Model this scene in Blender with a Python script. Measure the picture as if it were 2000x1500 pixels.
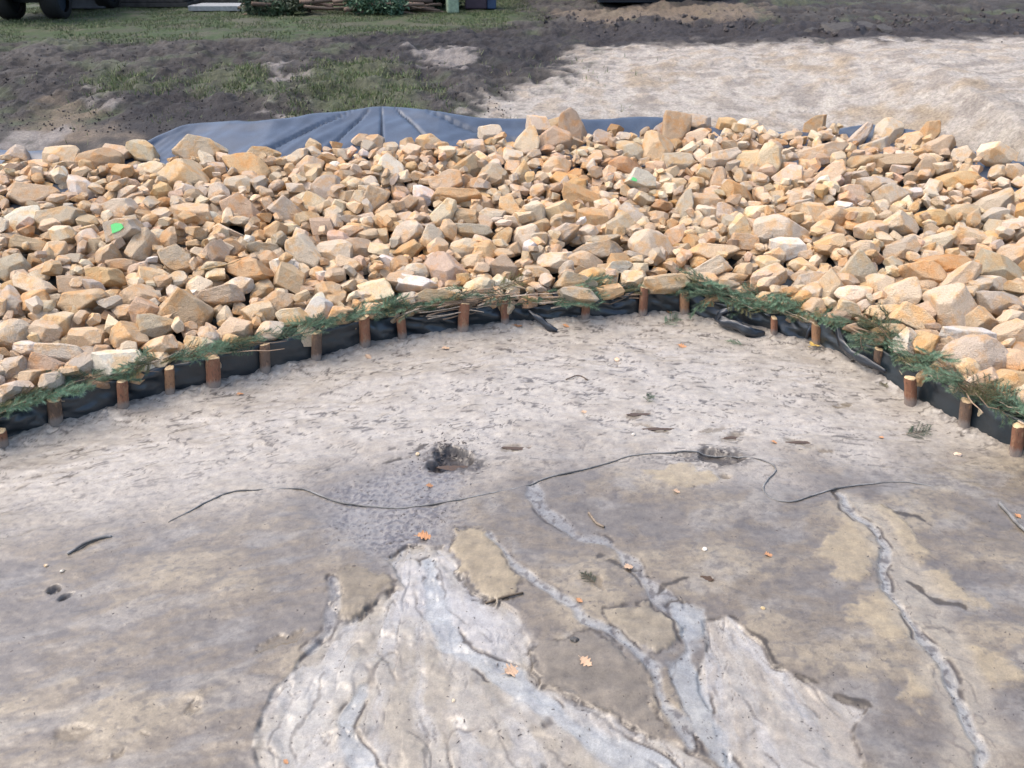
import bpy, bmesh, math, random
import numpy as np
from mathutils import Vector, Matrix, Euler, Quaternion
from mathutils import noise as mnoise
from mathutils.bvhtree import BVHTree

random.seed(7)
RNG = np.random.default_rng(11)
for o in list(bpy.data.objects):
    bpy.data.objects.remove(o)
SC = bpy.context.scene
COL = SC.collection

# ------------------------------------------------------------------ camera, sky, sun, exposure
CAM_H, PITCH, FPX = 2.7, math.radians(28.4), 1664.0
cam_d = bpy.data.cameras.new("camera")
cam_d.sensor_width = 36.0
cam_d.lens = 36.0 * FPX / 2000.0
cam_d.clip_start, cam_d.clip_end = 0.05, 2000.0
cam_d.dof.use_dof = True
cam_d.dof.focus_distance = 5.6
cam_d.dof.aperture_fstop = 3.4
cam = bpy.data.objects.new("camera", cam_d)
COL.objects.link(cam)
cam.location = (0, 0, CAM_H)
cam.rotation_euler = (math.pi / 2 - PITCH, 0, 0)
SC.camera = cam

SUN_EL, SUN_AZ = math.radians(60), math.radians(-85)     # azimuth from +Y towards +X
world = bpy.data.worlds.new("World")
SC.world = world
world.use_nodes = True
wn, wl = world.node_tree.nodes, world.node_tree.links
wn.clear()
sky = wn.new("ShaderNodeTexSky")
sky.sky_type = 'NISHITA'
sky.sun_disc = False
sky.sun_elevation = SUN_EL
sky.sun_rotation = SUN_AZ
sky.altitude = 50
sky.air_density = 1.0
sky.dust_density = 4.5
sky.ozone_density = 1.0
bg = wn.new("ShaderNodeBackground")
bg.inputs[1].default_value = 0.15
wo = wn.new("ShaderNodeOutputWorld")
wl.new(sky.outputs[0], bg.inputs[0])
wl.new(bg.outputs[0], wo.inputs[0])

sun_d = bpy.data.lights.new("sun", 'SUN')
sun_d.energy = 0.5
sun_d.angle = math.radians(50)
sun_d.color = (1.0, 0.93, 0.82)
sun = bpy.data.objects.new("sun", sun_d)
COL.objects.link(sun)
sdir = Vector((math.sin(SUN_AZ) * math.cos(SUN_EL), math.cos(SUN_AZ) * math.cos(SUN_EL), math.sin(SUN_EL)))
sun.rotation_euler = sdir.to_track_quat('Z', 'Y').to_euler()

SC.view_settings.view_transform = 'Standard'
SC.view_settings.look = 'None'
SC.view_settings.gamma = 1.0
SC.view_settings.use_curve_mapping = False
SC.view_settings.exposure = 1.33
SC.render.engine = 'CYCLES'
SC.cycles.filter_width = 1.45
SC.cycles.max_bounces = 5

# ------------------------------------------------------------------ helpers
CTH, STH = math.cos(PITCH), math.sin(PITCH)

def ray(px, py):
    a, b = (px - 1000.0) / FPX, (py - 750.0) / FPX
    return np.array([a, CTH - b * STH, -STH - b * CTH])

def project(P):
    P = np.atleast_2d(P)
    d = P[:, 1] * CTH - (P[:, 2] - CAM_H) * STH
    u = P[:, 1] * STH + (P[:, 2] - CAM_H) * CTH
    return 1000 + FPX * P[:, 0] / d, 750 - FPX * u / d, d

def flat(px, py, z=0.0):
    r = ray(px, py)
    t = (z - CAM_H) / r[2]
    return np.array([r[0] * t, r[1] * t, z])

_T = np.geomspace(1.5, 90, 5000)

def on(px, py, fn, lift=0.0):
    r = ray(px, py)
    X, Y, Z = r[0] * _T, r[1] * _T, CAM_H + r[2] * _T
    below = Z <= fn(X, Y) + lift
    i = int(np.argmax(below)) if below.any() else len(_T) - 1
    return np.array([X[i], Y[i], Z[i]])

def smooth(a, b, x):
    t = np.clip((x - a) / (b - a), 0, 1)
    return t * t * (3 - 2 * t)

def _hash(ix, iy, seed):
    h = (ix.astype(np.int64) * 374761393 + iy.astype(np.int64) * 668265263 + seed * 1442695041) & 0x7fffffff
    h = ((h ^ (h >> 13)) * 1274126177) & 0x7fffffff
    return ((h ^ (h >> 16)) & 0xffff) / 65535.0

def vnoise(x, y, seed=0):
    x = np.asarray(x, float); y = np.asarray(y, float)
    ix, iy = np.floor(x), np.floor(y)
    fx, fy = x - ix, y - iy
    A = _hash(ix, iy, seed) * 6.2832
    B = _hash(ix + 1, iy, seed) * 6.2832
    Cc = _hash(ix, iy + 1, seed) * 6.2832
    D = _hash(ix + 1, iy + 1, seed) * 6.2832
    u = fx * fx * fx * (fx * (fx * 6 - 15) + 10)
    v = fy * fy * fy * (fy * (fy * 6 - 15) + 10)
    n00 = np.cos(A) * fx + np.sin(A) * fy
    n10 = np.cos(B) * (fx - 1) + np.sin(B) * fy
    n01 = np.cos(Cc) * fx + np.sin(Cc) * (fy - 1)
    n11 = np.cos(D) * (fx - 1) + np.sin(D) * (fy - 1)
    return 1.5 * ((n00 * (1 - u) + n10 * u) * (1 - v) + (n01 * (1 - u) + n11 * u) * v)

def fbm(x, y, seed=0, octv=4, gain=0.5):
    s, a, f = 0.0, 1.0, 1.0
    for k in range(octv):
        s = s + a * vnoise(x * f + 17.3 * k, y * f - 9.1 * k, seed + k)
        a *= gain; f *= 2.03
    return s

def seg_dist(X, Y, pts):
    d2 = np.full(X.shape, 1e9)
    for (ax, ay), (bx, by) in zip(pts[:-1], pts[1:]):
        dx, dy = bx - ax, by - ay
        t = np.clip(((X - ax) * dx + (Y - ay) * dy) / (dx * dx + dy * dy + 1e-12), 0, 1)
        d2 = np.minimum(d2, (X - ax - t * dx) ** 2 + (Y - ay - t * dy) ** 2)
    return np.sqrt(d2)

def poly_sd(X, Y, pts, margin=0.5):
    """signed distance, positive inside; -margin far away"""
    pts = [(float(p[0]), float(p[1])) for p in pts]
    xs = [p[0] for p in pts]; ys = [p[1] for p in pts]
    out = np.full(X.shape, -margin)
    m = (X > min(xs) - margin) & (X < max(xs) + margin) & (Y > min(ys) - margin) & (Y < max(ys) + margin)
    if not m.any():
        return out
    x, y = X[m], Y[m]
    cl = pts + [pts[0]]
    d = seg_dist(x, y, cl)
    ins = np.zeros(x.shape, bool)
    for (ax, ay), (bx, by) in zip(cl[:-1], cl[1:]):
        c = (ay > y) != (by > y)
        ins ^= c & (x < (bx - ax) * (y - ay) / (by - ay + 1e-12) + ax)
    out[m] = np.where(ins, d, -np.minimum(d, margin))
    return out

def line_sd(X, Y, pts, margin=0.4):
    pts = [(float(p[0]), float(p[1])) for p in pts]
    xs = [p[0] for p in pts]; ys = [p[1] for p in pts]
    out = np.full(X.shape, margin)
    m = (X > min(xs) - margin) & (X < max(xs) + margin) & (Y > min(ys) - margin) & (Y < max(ys) + margin)
    if m.any():
        out[m] = np.minimum(seg_dist(X[m], Y[m], pts), margin)
    return out

def make_obj(name, verts, faces, mat=None, parent=None, shade_smooth=False, cols=None, wet=None):
    me = bpy.data.meshes.new(name)
    if isinstance(faces, np.ndarray):
        nf, k = faces.shape
        me.vertices.add(len(verts)); me.loops.add(nf * k); me.polygons.add(nf)
        me.vertices.foreach_set("co", np.ascontiguousarray(verts, dtype=np.float32).ravel())
        me.loops.foreach_set("vertex_index", np.ascontiguousarray(faces, dtype=np.int32).ravel())
        me.polygons.foreach_set("loop_start", np.arange(0, nf * k, k, dtype=np.int32))
        me.update(calc_edges=True)
    else:
        me.from_pydata([tuple(map(float, v)) for v in verts], [], faces)
        me.update()
    if shade_smooth:
        me.polygons.foreach_set("use_smooth", [True] * len(me.polygons))
    if cols is not None:
        a = me.color_attributes.new("Col", 'FLOAT_COLOR', 'POINT')
        c = np.ones((len(verts), 4), np.float32); c[:, :3] = cols
        a.data.foreach_set("color", c.ravel())
    if wet is not None:
        a = me.attributes.new("wet", 'FLOAT', 'POINT')
        a.data.foreach_set("value", np.asarray(wet, np.float32))
    if mat is not None:
        me.materials.append(mat)
    ob = bpy.data.objects.new(name, me)
    COL.objects.link(ob)
    if parent is not None:
        ob.parent = parent
    return ob

def empty(name, loc=(0, 0, 0), rz=0.0):
    o = bpy.data.objects.new(name, None)
    o.empty_display_size = 0.1
    COL.objects.link(o)
    o.location = loc
    o.rotation_euler = (0, 0, rz)
    return o

def tag(o, label=None, cat=None, group=None, kind=None):
    if label: o["label"] = label
    if cat: o["category"] = cat
    if group: o["group"] = group
    if kind: o["kind"] = kind
    return o

def tube(pts, rad, n=6, cap=True):
    pts = [Vector(p) for p in pts]
    if not hasattr(rad, "__len__"):
        rad = [rad] * len(pts)
    V, F = [], []
    ref = Vector((0.13, 0.21, 0.97))
    for i, p in enumerate(pts):
        t = (pts[min(i + 1, len(pts) - 1)] - pts[max(i - 1, 0)]).normalized()
        a = t.cross(ref)
        if a.length < 1e-3:
            a = t.cross(Vector((1, 0, 0)))
        a.normalize(); b = t.cross(a)
        for k in range(n):
            w = 2 * math.pi * k / n
            V.append(p + (a * math.cos(w) + b * math.sin(w)) * rad[i])
    for i in range(len(pts) - 1):
        for k in range(n):
            q = (k + 1) % n
            F.append((i * n + k, i * n + q, (i + 1) * n + q, (i + 1) * n + k))
    if cap:
        F.append(tuple(range(n - 1, -1, -1)))
        F.append(tuple(range((len(pts) - 1) * n, len(pts) * n)))
    return V, F

def catmull(pts, per=8):
    P = [np.array(p, float) for p in pts]
    P = [2 * P[0] - P[1]] + P + [2 * P[-1] - P[-2]]
    out = []
    for i in range(1, len(P) - 2):
        for k in range(per):
            t = k / per
            out.append(0.5 * ((2 * P[i]) + (-P[i - 1] + P[i + 1]) * t + (2 * P[i - 1] - 5 * P[i] + 4 * P[i + 1] - P[i + 2]) * t * t
                              + (-P[i - 1] + 3 * P[i] - 3 * P[i + 1] + P[i + 2]) * t ** 3))
    out.append(P[-2])
    return out

def box(cx, cy, cz, sx, sy, sz):
    V = [(cx + a * sx / 2, cy + b * sy / 2, cz + c * sz / 2) for a in (-1, 1) for b in (-1, 1) for c in (-1, 1)]
    F = [(0, 1, 3, 2), (4, 6, 7, 5), (0, 4, 5, 1), (2, 3, 7, 6), (0, 2, 6, 4), (1, 5, 7, 3)]
    return V, F

def bevel_box(name, c, s, mat, parent=None, off=0.01):
    bm = bmesh.new()
    V, F = box(*c, *s)
    vs = [bm.verts.new(v) for v in V]
    for f in F: bm.faces.new([vs[i] for i in f])
    bmesh.ops.recalc_face_normals(bm, faces=bm.faces)
    bmesh.ops.bevel(bm, geom=list(bm.edges), offset=off, segments=2, affect='EDGES', profile=0.5)
    me = bpy.data.meshes.new(name); bm.to_mesh(me); bm.free()
    me.materials.append(mat)
    o = bpy.data.objects.new(name, me); COL.objects.link(o)
    if parent is not None: o.parent = parent
    return o

# ------------------------------------------------------------------ materials
def new_mat(name):
    m = bpy.data.materials.new(name)
    m.use_nodes = True
    n, l = m.node_tree.nodes, m.node_tree.links
    return m, n, l, n["Principled BSDF"]

def N(n, kind, **kw):
    x = n.new(kind)
    for k, v in kw.items():
        setattr(x, k, v)
    return x

def mixrgb(n, l, a, b, fac, mode='MIX'):
    m = n.new("ShaderNodeMix"); m.data_type = 'RGBA'; m.blend_type = mode
    for sock, v in ((m.inputs[6], a), (m.inputs[7], b), (m.inputs[0], fac)):
        if hasattr(v, "is_linked"): l.new(v, sock)
        else: sock.default_value = v
    return m.outputs[2]

def ramp(n, l, fac, p0, p1, c0=(0, 0, 0, 1), c1=(1, 1, 1, 1)):
    r = n.new("ShaderNodeValToRGB")
    r.color_ramp.elements[0].position, r.color_ramp.elements[1].position = p0, p1
    r.color_ramp.elements[0].color, r.color_ramp.elements[1].color = c0, c1
    l.new(fac, r.inputs[0])
    return r.outputs[0]

def noise(n, l, vec, scale, detail=4, rough=0.55):
    t = n.new("ShaderNodeTexNoise")
    t.inputs["Scale"].default_value = scale
    t.inputs["Detail"].default_value = detail
    t.inputs["Roughness"].default_value = rough
    l.new(vec, t.inputs["Vector"])
    return t.outputs[0]

def bump(n, l, h, strength, dist, bsdf):
    b = n.new("ShaderNodeBump")
    b.inputs["Strength"].default_value = strength
    b.inputs["Distance"].default_value = dist
    l.new(h, b.inputs["Height"])
    l.new(b.outputs[0], bsdf.inputs["Normal"])

def ground_mat(name, grain, bump_d, spec=0.5, rough_dry=0.8, rough_wet=0.32, stretch=1.0, fine=False, con=1.0):
    m, n, l, p = new_mat(name)
    at = N(n, "ShaderNodeAttribute", attribute_name="Col")
    we = N(n, "ShaderNodeAttribute", attribute_name="wet")
    tc = n.new("ShaderNodeTexCoord")
    mp = n.new("ShaderNodeMapping")
    mp.inputs["Scale"].default_value = (1.0, stretch, 1.0)
    l.new(tc.outputs["Object"], mp.inputs["Vector"])
    v = mp.outputs[0]
    g = noise(n, l, v, grain, 5, 0.7)
    g2 = noise(n, l, v, grain * 0.22, 4, 0.6)
    k = ramp(n, l, g, 0.3, 0.72, (1 - .24 * con, 1 - .245 * con, 1 - .26 * con, 1), (1 + .20 * con, 1 + .20 * con, 1 + .20 * con, 1))
    k2 = ramp(n, l, g2, 0.3, 0.7, (0.8, 0.8, 0.82, 1), (1.16, 1.15, 1.12, 1))
    c = mixrgb(n, l, at.outputs["Color"], k, 1.0, 'MULTIPLY')
    c = mixrgb(n, l, c, k2, 1.0, 'MULTIPLY')
    if fine:
        g3 = noise(n, l, v, 230.0, 2, 0.6)
        c = mixrgb(n, l, c, ramp(n, l, g3, 0.28, 0.72, (0.84, 0.84, 0.84, 1), (1.16, 1.16, 1.16, 1)), 1.0, 'MULTIPLY')
        g4 = noise(n, l, v, 120.0, 3, 0.6)
        c = mixrgb(n, l, c, (0.10, 0.088, 0.078, 1), ramp(n, l, g4, 0.69, 0.76, (0, 0, 0, 1), (0.55, 0.55, 0.55, 1)))
    l.new(c, p.inputs["Base Color"])
    mr = n.new("ShaderNodeMapRange")
    mr.inputs["To Min"].default_value = rough_dry
    mr.inputs["To Max"].default_value = rough_wet
    l.new(we.outputs["Fac"], mr.inputs["Value"])
    l.new(mr.outputs[0], p.inputs["Roughness"])
    p.inputs["Specular IOR Level"].default_value = spec
    ad = N(n, "ShaderNodeMath", operation='ADD')
    l.new(g, ad.inputs[0]); l.new(g2, ad.inputs[1])
    bump(n, l, ad.outputs[0], 0.7, bump_d, p)
    return m

def rock_mat(name, use_attr):
    m, n, l, p = new_mat(name)
    tc = n.new("ShaderNodeTexCoord")
    if use_attr:
        base = N(n, "ShaderNodeAttribute", attribute_name="Col").outputs["Color"]
        v = tc.outputs["Object"]
    else:
        oi = n.new("ShaderNodeObjectInfo")
        base = oi.outputs["Color"]
        ge = n.new("ShaderNodeNewGeometry")
        v = ge.outputs["Position"]
    a = noise(n, l, v, 9.0, 4, 0.6)
    b = noise(n, l, v, 38.0, 5, 0.65)
    d = noise(n, l, v, 120.0, 3, 0.6)
    warm = mixrgb(n, l, base, (1.08, 0.87, 0.64, 1), 1.0, 'MULTIPLY')
    pale = mixrgb(n, l, base, (1.0, 0.97, 0.93, 1), 0.35)
    f1 = ramp(n, l, a, 0.47, 0.62)
    c = mixrgb(n, l, base, warm, f1)
    f2 = ramp(n, l, b, 0.56, 0.75, (0, 0, 0, 1), (0.30, 0.30, 0.30, 1))
    c = mixrgb(n, l, c, pale, f2)
    k = ramp(n, l, d, 0.25, 0.75, (0.80, 0.79, 0.77, 1), (1.15, 1.15, 1.15, 1))
    c = mixrgb(n, l, c, k, 1.0, 'MULTIPLY')
    l.new(c, p.inputs["Base Color"])
    p.inputs["Roughness"].default_value = 0.82
    p.inputs["Specular IOR Level"].default_value = 0.3
    ad = N(n, "ShaderNodeMath", operation='ADD')
    l.new(b, ad.inputs[0]); l.new(d, ad.inputs[1])
    bump(n, l, ad.outputs[0], 0.9, 0.016, p)
    return m

def plain(name, col, rough=0.7, spec=0.4, var=0.25, scale=30.0, bd=0.003, stretch=(1, 1, 1), metallic=0.0):
    m, n, l, p = new_mat(name)
    tc = n.new("ShaderNodeTexCoord")
    mp = n.new("ShaderNodeMapping"); mp.inputs["Scale"].default_value = stretch
    l.new(tc.outputs["Object"], mp.inputs["Vector"])
    g = noise(n, l, mp.outputs[0], scale, 4, 0.6)
    k = ramp(n, l, g, 0.3, 0.7, (1 - var, 1 - var, 1 - var, 1), (1 + var, 1 + var, 1 + var, 1))
    c = mixrgb(n, l, (*col, 1), k, 1.0, 'MULTIPLY')
    l.new(c, p.inputs["Base Color"])
    p.inputs["Roughness"].default_value = rough
    p.inputs["Specular IOR Level"].default_value = spec
    p.inputs["Metallic"].default_value = metallic
    bump(n, l, g, 0.6, bd, p)
    return m

def fabric(name, col, rough, var, weave=220.0, spec=0.5):
    m, n, l, p = new_mat(name)
    tc = n.new("ShaderNodeTexCoord")
    v = tc.outputs["Object"]
    g = noise(n, l, v, 5.0, 4, 0.6)
    k = ramp(n, l, g, 0.3, 0.7, (1 - var, 1 - var, 1 - var, 1), (1 + var, 1 + var, 1 + var, 1))
    fine = noise(n, l, v, weave, 2, 0.5)
    kk = ramp(n, l, fine, 0.35, 0.65, (0.8, 0.8, 0.8, 1), (1.2, 1.2, 1.2, 1))
    c = mixrgb(n, l, (*col, 1), k, 1.0, 'MULTIPLY')
    c = mixrgb(n, l, c, kk, 1.0, 'MULTIPLY')
    l.new(c, p.inputs["Base Color"])
    p.inputs["Roughness"].default_value = rough
    p.inputs["Specular IOR Level"].default_value = spec
    bump(n, l, fine, 0.4, 0.002, p)
    return m

def objcol(name, rough=0.7, spec=0.3, var=0.25, scale=40.0):
    m, n, l, p = new_mat(name)
    oi = n.new("ShaderNodeObjectInfo")
    tc = n.new("ShaderNodeTexCoord")
    g = noise(n, l, tc.outputs["Object"], scale, 4, 0.6)
    k = ramp(n, l, g, 0.3, 0.7, (1 - var, 1 - var, 1 - var, 1), (1 + var, 1 + var, 1 + var, 1))
    c = mixrgb(n, l, oi.outputs["Color"], k, 1.0, 'MULTIPLY')
    l.new(c, p.inputs["Base Color"])
    p.inputs["Roughness"].default_value = rough
    p.inputs["Specular IOR Level"].default_value = spec
    return m

def bark_mat():
    m, n, l, p = new_mat("bark")
    tc = n.new("ShaderNodeTexCoord"); oi = n.new("ShaderNodeObjectInfo")
    mp = n.new("ShaderNodeMapping"); mp.inputs["Scale"].default_value = (1, 1, 0.45)
    l.new(tc.outputs["Object"], mp.inputs["Vector"])
    a = noise(n, l, mp.outputs[0], 28.0, 4, 0.65)
    b = noise(n, l, mp.outputs[0], 90.0, 4, 0.7)
    c = mixrgb(n, l, oi.outputs["Color"], (0.34, 0.195, 0.11, 1), ramp(n, l, a, 0.5, 0.66))
    c = mixrgb(n, l, c, (0.07, 0.045, 0.03, 1), ramp(n, l, b, 0.54, 0.68, (0, 0, 0, 1), (0.8, 0.8, 0.8, 1)))
    sp = n.new("ShaderNodeSeparateXYZ"); l.new(tc.outputs["Object"], sp.inputs[0])
    mm = N(n, "ShaderNodeMath", operation='MULTIPLY_ADD'); l.new(a, mm.inputs[0]); mm.inputs[1].default_value = -0.07; l.new(sp.outputs[2], mm.inputs[2])
    c = mixrgb(n, l, c, (0.24, 0.215, 0.19, 1), ramp(n, l, mm.outputs[0], 0.0, 0.03, (0.8, 0.8, 0.8, 1), (0, 0, 0, 1)))
    l.new(c, p.inputs["Base Color"])
    p.inputs["Roughness"].default_value = 0.8
    bump(n, l, b, 0.9, 0.006, p)
    return m

M = dict(
    mud=ground_mat("wet_sandy_mud", 85.0, 0.0012, 0.5, 0.48, 0.13, fine=True, con=0.6),
    soil=ground_mat("rough_soil", 34.0, 0.03, 0.3, 0.9, 0.6, con=1.5),
    rock=rock_mat("sandstone", False),
    rock_many=rock_mat("sandstone_small", True),
    liner=fabric("black_woven_liner", (0.011, 0.019, 0.025), 0.34, 0.3, 220.0, 0.75),
    fold=fabric("black_woven_fold", (0.013, 0.018, 0.026), 0.3, 0.3, 220.0, 0.7),
    tarp=fabric("black_sheet_sky_tint", (0.042, 0.060, 0.090), 0.34, 0.25, 160.0, 0.5),  # blue sky reflection on the black fabric, put into its base colour
    bark=bark_mat(),
    cut=plain("fresh_cut_wood", (0.52, 0.38, 0.22), 0.8, 0.3, 0.35, 45.0),
    twig=objcol("twig_bark", 0.75, 0.3, 0.35, 60.0),
    needle=objcol("conifer_needles", 0.6, 0.3, 0.35, 25.0),
    leaf=objcol("dry_leaf", 0.6, 0.4, 0.25, 60.0),
    cable=plain("muddy_cable", (0.15, 0.148, 0.142), 0.6, 0.4, 0.75, 7.0),
    debris=plain("dark_debris", (0.06, 0.052, 0.05), 0.6, 0.4, 0.4, 50.0),
    grass=objcol("grass_blades", 0.6, 0.3, 0.5, 1.2),
    green=plain("green_marking_paint", (0.14, 0.60, 0.20), 0.6, 0.4, 0.1, 40.0),
    rubber=plain("black_rubber", (0.012, 0.012, 0.013), 0.7, 0.4, 0.2, 30.0),
    dark=plain("dark_painted_steel", (0.012, 0.02, 0.032), 0.5, 0.5, 0.2, 8.0),
    steel=plain("grey_steel", (0.2, 0.21, 0.22), 0.5, 0.5, 0.2, 20.0),
    concrete=plain("grey_concrete", (0.27, 0.28, 0.28), 0.85, 0.3, 0.2, 14.0),
    bag=plain("white_plastic", (0.75, 0.77, 0.8), 0.5, 0.5, 0.08, 20.0),
    bin=plain("plum_brown_plastic", (0.045, 0.03, 0.042), 0.6, 0.4, 0.2, 9.0),
    bluebox=plain("dark_blue_steel", (0.02, 0.045, 0.10), 0.5, 0.5, 0.25, 5.0),
    timber=plain("weathered_timber", (0.06, 0.055, 0.05), 0.8, 0.3, 0.35, 10.0),
    water=None,
)
def water_mat():
    m, n, l, p = new_mat("brown_water")
    p.inputs["Base Color"].default_value = (0.07, 0.038, 0.014, 1)
    p.inputs["Roughness"].default_value = 0.10
    p.inputs["Specular IOR Level"].default_value = 0.6
    tc = n.new("ShaderNodeTexCoord")
    g = noise(n, l, tc.outputs["Object"], 14.0, 2, 0.5)
    bump(n, l, g, 0.15, 0.004, p)
    return m
M["water"] = water_mat()

# ------------------------------------------------------------------ the fence line and the large terrain
# x, base y, top x, top y, width in the photograph; bark colour
STAKES = [(0, 878, -3, 846, 24, 0), (104, 838, 102, 790, 25, 1), (236, 803, 238, 748, 22, 0), (328, 777, 328, 727, 18, 2),
          (414, 763, 412, 708, 26, 0), (515, 734, 515, 682, 20, 1), (614, 711, 618, 658, 19, 1), (712, 685, 711, 630, 20, 0),
          (787, 668, 782, 627, 17, 0), (903, 654, 907, 602, 21, 0), (988, 640, 983, 597, 17, 0), (1144, 630, 1146, 581, 18, 0),
          (1256, 620, 1259, 569, 17, 0), (1340, 620, 1336, 577, 18, 2), (1514, 660, 1512, 627, 13, 0), (1599, 680, 1596, 641, 17, 2),
          (1718, 736, 1719, 690, 18, 1), (1787, 792, 1780, 741, 24, 0), (1888, 842, 1891, 791, 22, 1), (1990, 898, 1995, 841, 25, 0)]
SB = np.array([flat(s[0], s[1]) for s in STAKES])
_fx = np.concatenate([[-8, -5.2], SB[:, 0], [5.2, 8]])
_fy = np.concatenate([[2.3, 2.9], SB[:, 1] + 0.055, [2.7, 2.3]])
_dx = np.linspace(-8, 8, 1601)
_dy = np.interp(_dx, _fx, _fy)
_k = np.exp(-0.5 * (np.arange(-25, 26) / 8.0) ** 2); _k /= _k.sum()
_dy = np.convolve(np.pad(_dy, 25, mode='edge'), _k, 'valid')
def yf(x): return np.interp(x, _dx, _dy)

CREST = [(-150, 312), (0, 305), (150, 308), (350, 295), (500, 300), (650, 282), (850, 280), (1000, 262), (1150, 256), (1300, 248), (1500, 250),
         (1620, 250), (1760, 266), (1900, 296), (2000, 325), (2150, 380)]
_cp = np.array([flat(px, py, 0.74) for px, py in CREST])
_cx = np.concatenate([[-40], _cp[:, 0], [40]])
_cy = np.concatenate([[_cp[0, 1] - .4], _cp[:, 1], [_cp[-1, 1] - .5]])
def yc(x): return np.interp(x, _cx, _cy)

def terrain(x, y):
    x = np.asarray(x, float); y = np.asarray(y, float)
    a, b = yf(x), yc(x)
    t = (y - a) / np.maximum(b - a, 0.3)
    zl = 1.08 + 0.24 * smooth(-0.5, 5, x)
    bed = 0.10 + 0.50 * np.clip(t, 0, 1)
    d = np.maximum(y - b, 0)
    z = bed + (zl - 0.60) * (1 - np.exp(-d / 1.5))
    z = np.where(t < 0, 0.10 * smooth(-0.09, 0.0, y - a), z)
    near = smooth(1.5, 0.2, y)                       # the near bank on which the photographer stands
    return np.where(y < 1.6, np.maximum(z, 1.1 * near), z)

# ------------------------------------------------------------------ mud floor of the pit
def W(pts): return [flat(*p)[:2] for p in pts]

FAN = W([(650, 1170), (662, 1212), (610, 1262), (570, 1310), (530, 1352), (505, 1420), (489, 1455), (500, 1520), (520, 1640), (1480, 1640), (1400, 1490),
         (1330, 1450), (1290, 1440), (1200, 1405), (1130, 1370), (1060, 1335), (1040, 1300), (1034, 1250), (1008, 1200), (965, 1168), (925, 1152),
         (900, 1125), (884, 1085), (872, 1060), (800, 1058), (745, 1085), (768, 1130), (790, 1148), (764, 1152), (720, 1182), (690, 1208), (664, 1216)])
FAN2 = W([(1365, 1205), (1420, 1198), (1452, 1230), (1490, 1262), (1520, 1302), (1560, 1322), (1620, 1350), (1662, 1370), (1692, 1382), (1668, 1430),
          (1690, 1520), (1700, 1640), (1440, 1640), (1425, 1480), (1385, 1400), (1362, 1320), (1372, 1255)])
GRAVEL = W([(612, 958), (700, 925), (790, 895), (835, 868), (945, 880), (925, 1000), (885, 1072), (760, 1095), (705, 1112), (625, 1062)])
PLATE_OCHRE = W([(888, 1032), (950, 1040), (985, 1068), (1000, 1100), (1012, 1150), (980, 1182), (940, 1162), (918, 1142), (892, 1112), (880, 1070)])
PLATE_LOBE = W([(655, 1125), (700, 1105), (745, 1110), (768, 1135), (760, 1150), (720, 1182), (690, 1206), (662, 1215), (650, 1165)])
PLATE_C = W([(1180, 1190), (1260, 1180), (1335, 1225), (1330, 1245), (1300, 1262), (1268, 1266), (1215, 1238), (1180, 1215)])
PLATE_D = W([(1040, 1275), (1070, 1245), (1130, 1238), (1200, 1250), (1265, 1305), (1282, 1345), (1280, 1400), (1298, 1440), (1200, 1404), (1125, 1368),
             (1062, 1333), (1042, 1302)])
OCHRE = [W([(1640, 1015), (1690, 1005), (1710, 1045), (1715, 1085), (1690, 1130), (1640, 1130), (1600, 1085), (1600, 1060)]),
         W([(1645, 1190), (1720, 1150), (1770, 1200), (1790, 1250), (1760, 1258), (1715, 1240)]),
         W([(1775, 1310), (1825, 1295), (1830, 1350), (1795, 1385), (1765, 1370)]),
         W([(1700, 985), (1740, 1000), (1790, 1040), (1830, 1085), (1800, 1098), (1760, 1085), (1745, 1050)]),
         W([(1760, 1105), (1830, 1112), (1890, 1150), (1935, 1180), (1900, 1195), (1840, 1165), (1785, 1135)]),
         W([(1880, 1260), (1960, 1280), (2010, 1320), (1960, 1345), (1900, 1320)]),
         W([(1250, 925), (1340, 905), (1410, 925), (1400, 945), (1300, 950)])]
RILLS = [  # points, half width in metres, depth, bluish tint and wetness
    (W([(1040, 942), (1050, 980), (1080, 1010), (1130, 1045), (1185, 1062), (1235, 1105), (1290, 1150), (1322, 1190), (1345, 1220)]), 0.045, 0.016, 0.5),
    (W([(958, 1048), (988, 1078), (1000, 1100), (1060, 1140), (1108, 1180), (1140, 1210), (1200, 1238), (1250, 1275), (1278, 1305), (1285, 1350), (1310, 1400), (1360, 1455)]), 0.035, 0.016, 0.8),
    (W([(1345, 1200), (1342, 1270), (1332, 1325), (1368, 1400), (1425, 1490), (1500, 1600)]), 0.085, 0.018, 1.0),
    (W([(1640, 960), (1660, 1000), (1712, 1030), (1732, 1070), (1722, 1110), (1730, 1150), (1770, 1190), (1800, 1250), (1838, 1290), (1858, 1340), (1880, 1380), (1902, 1425), (1925, 1465), (1900, 1540)]), 0.036, 0.030, 0.7),
    (W([(830, 1095), (850, 1180), (885, 1262), (960, 1302), (1030, 1360), (1100, 1410), (1200, 1455), (1330, 1520)]), 0.075, 0.008, 1.0),
    (W([(650, 1130), (655, 1180), (640, 1235), (600, 1275)]), 0.035, 0.016, 0.3),
    (W([(700, 1335), (682, 1375), (672, 1415), (690, 1455), (730, 1520)]), 0.05, 0.010, 1.0),
]
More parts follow.
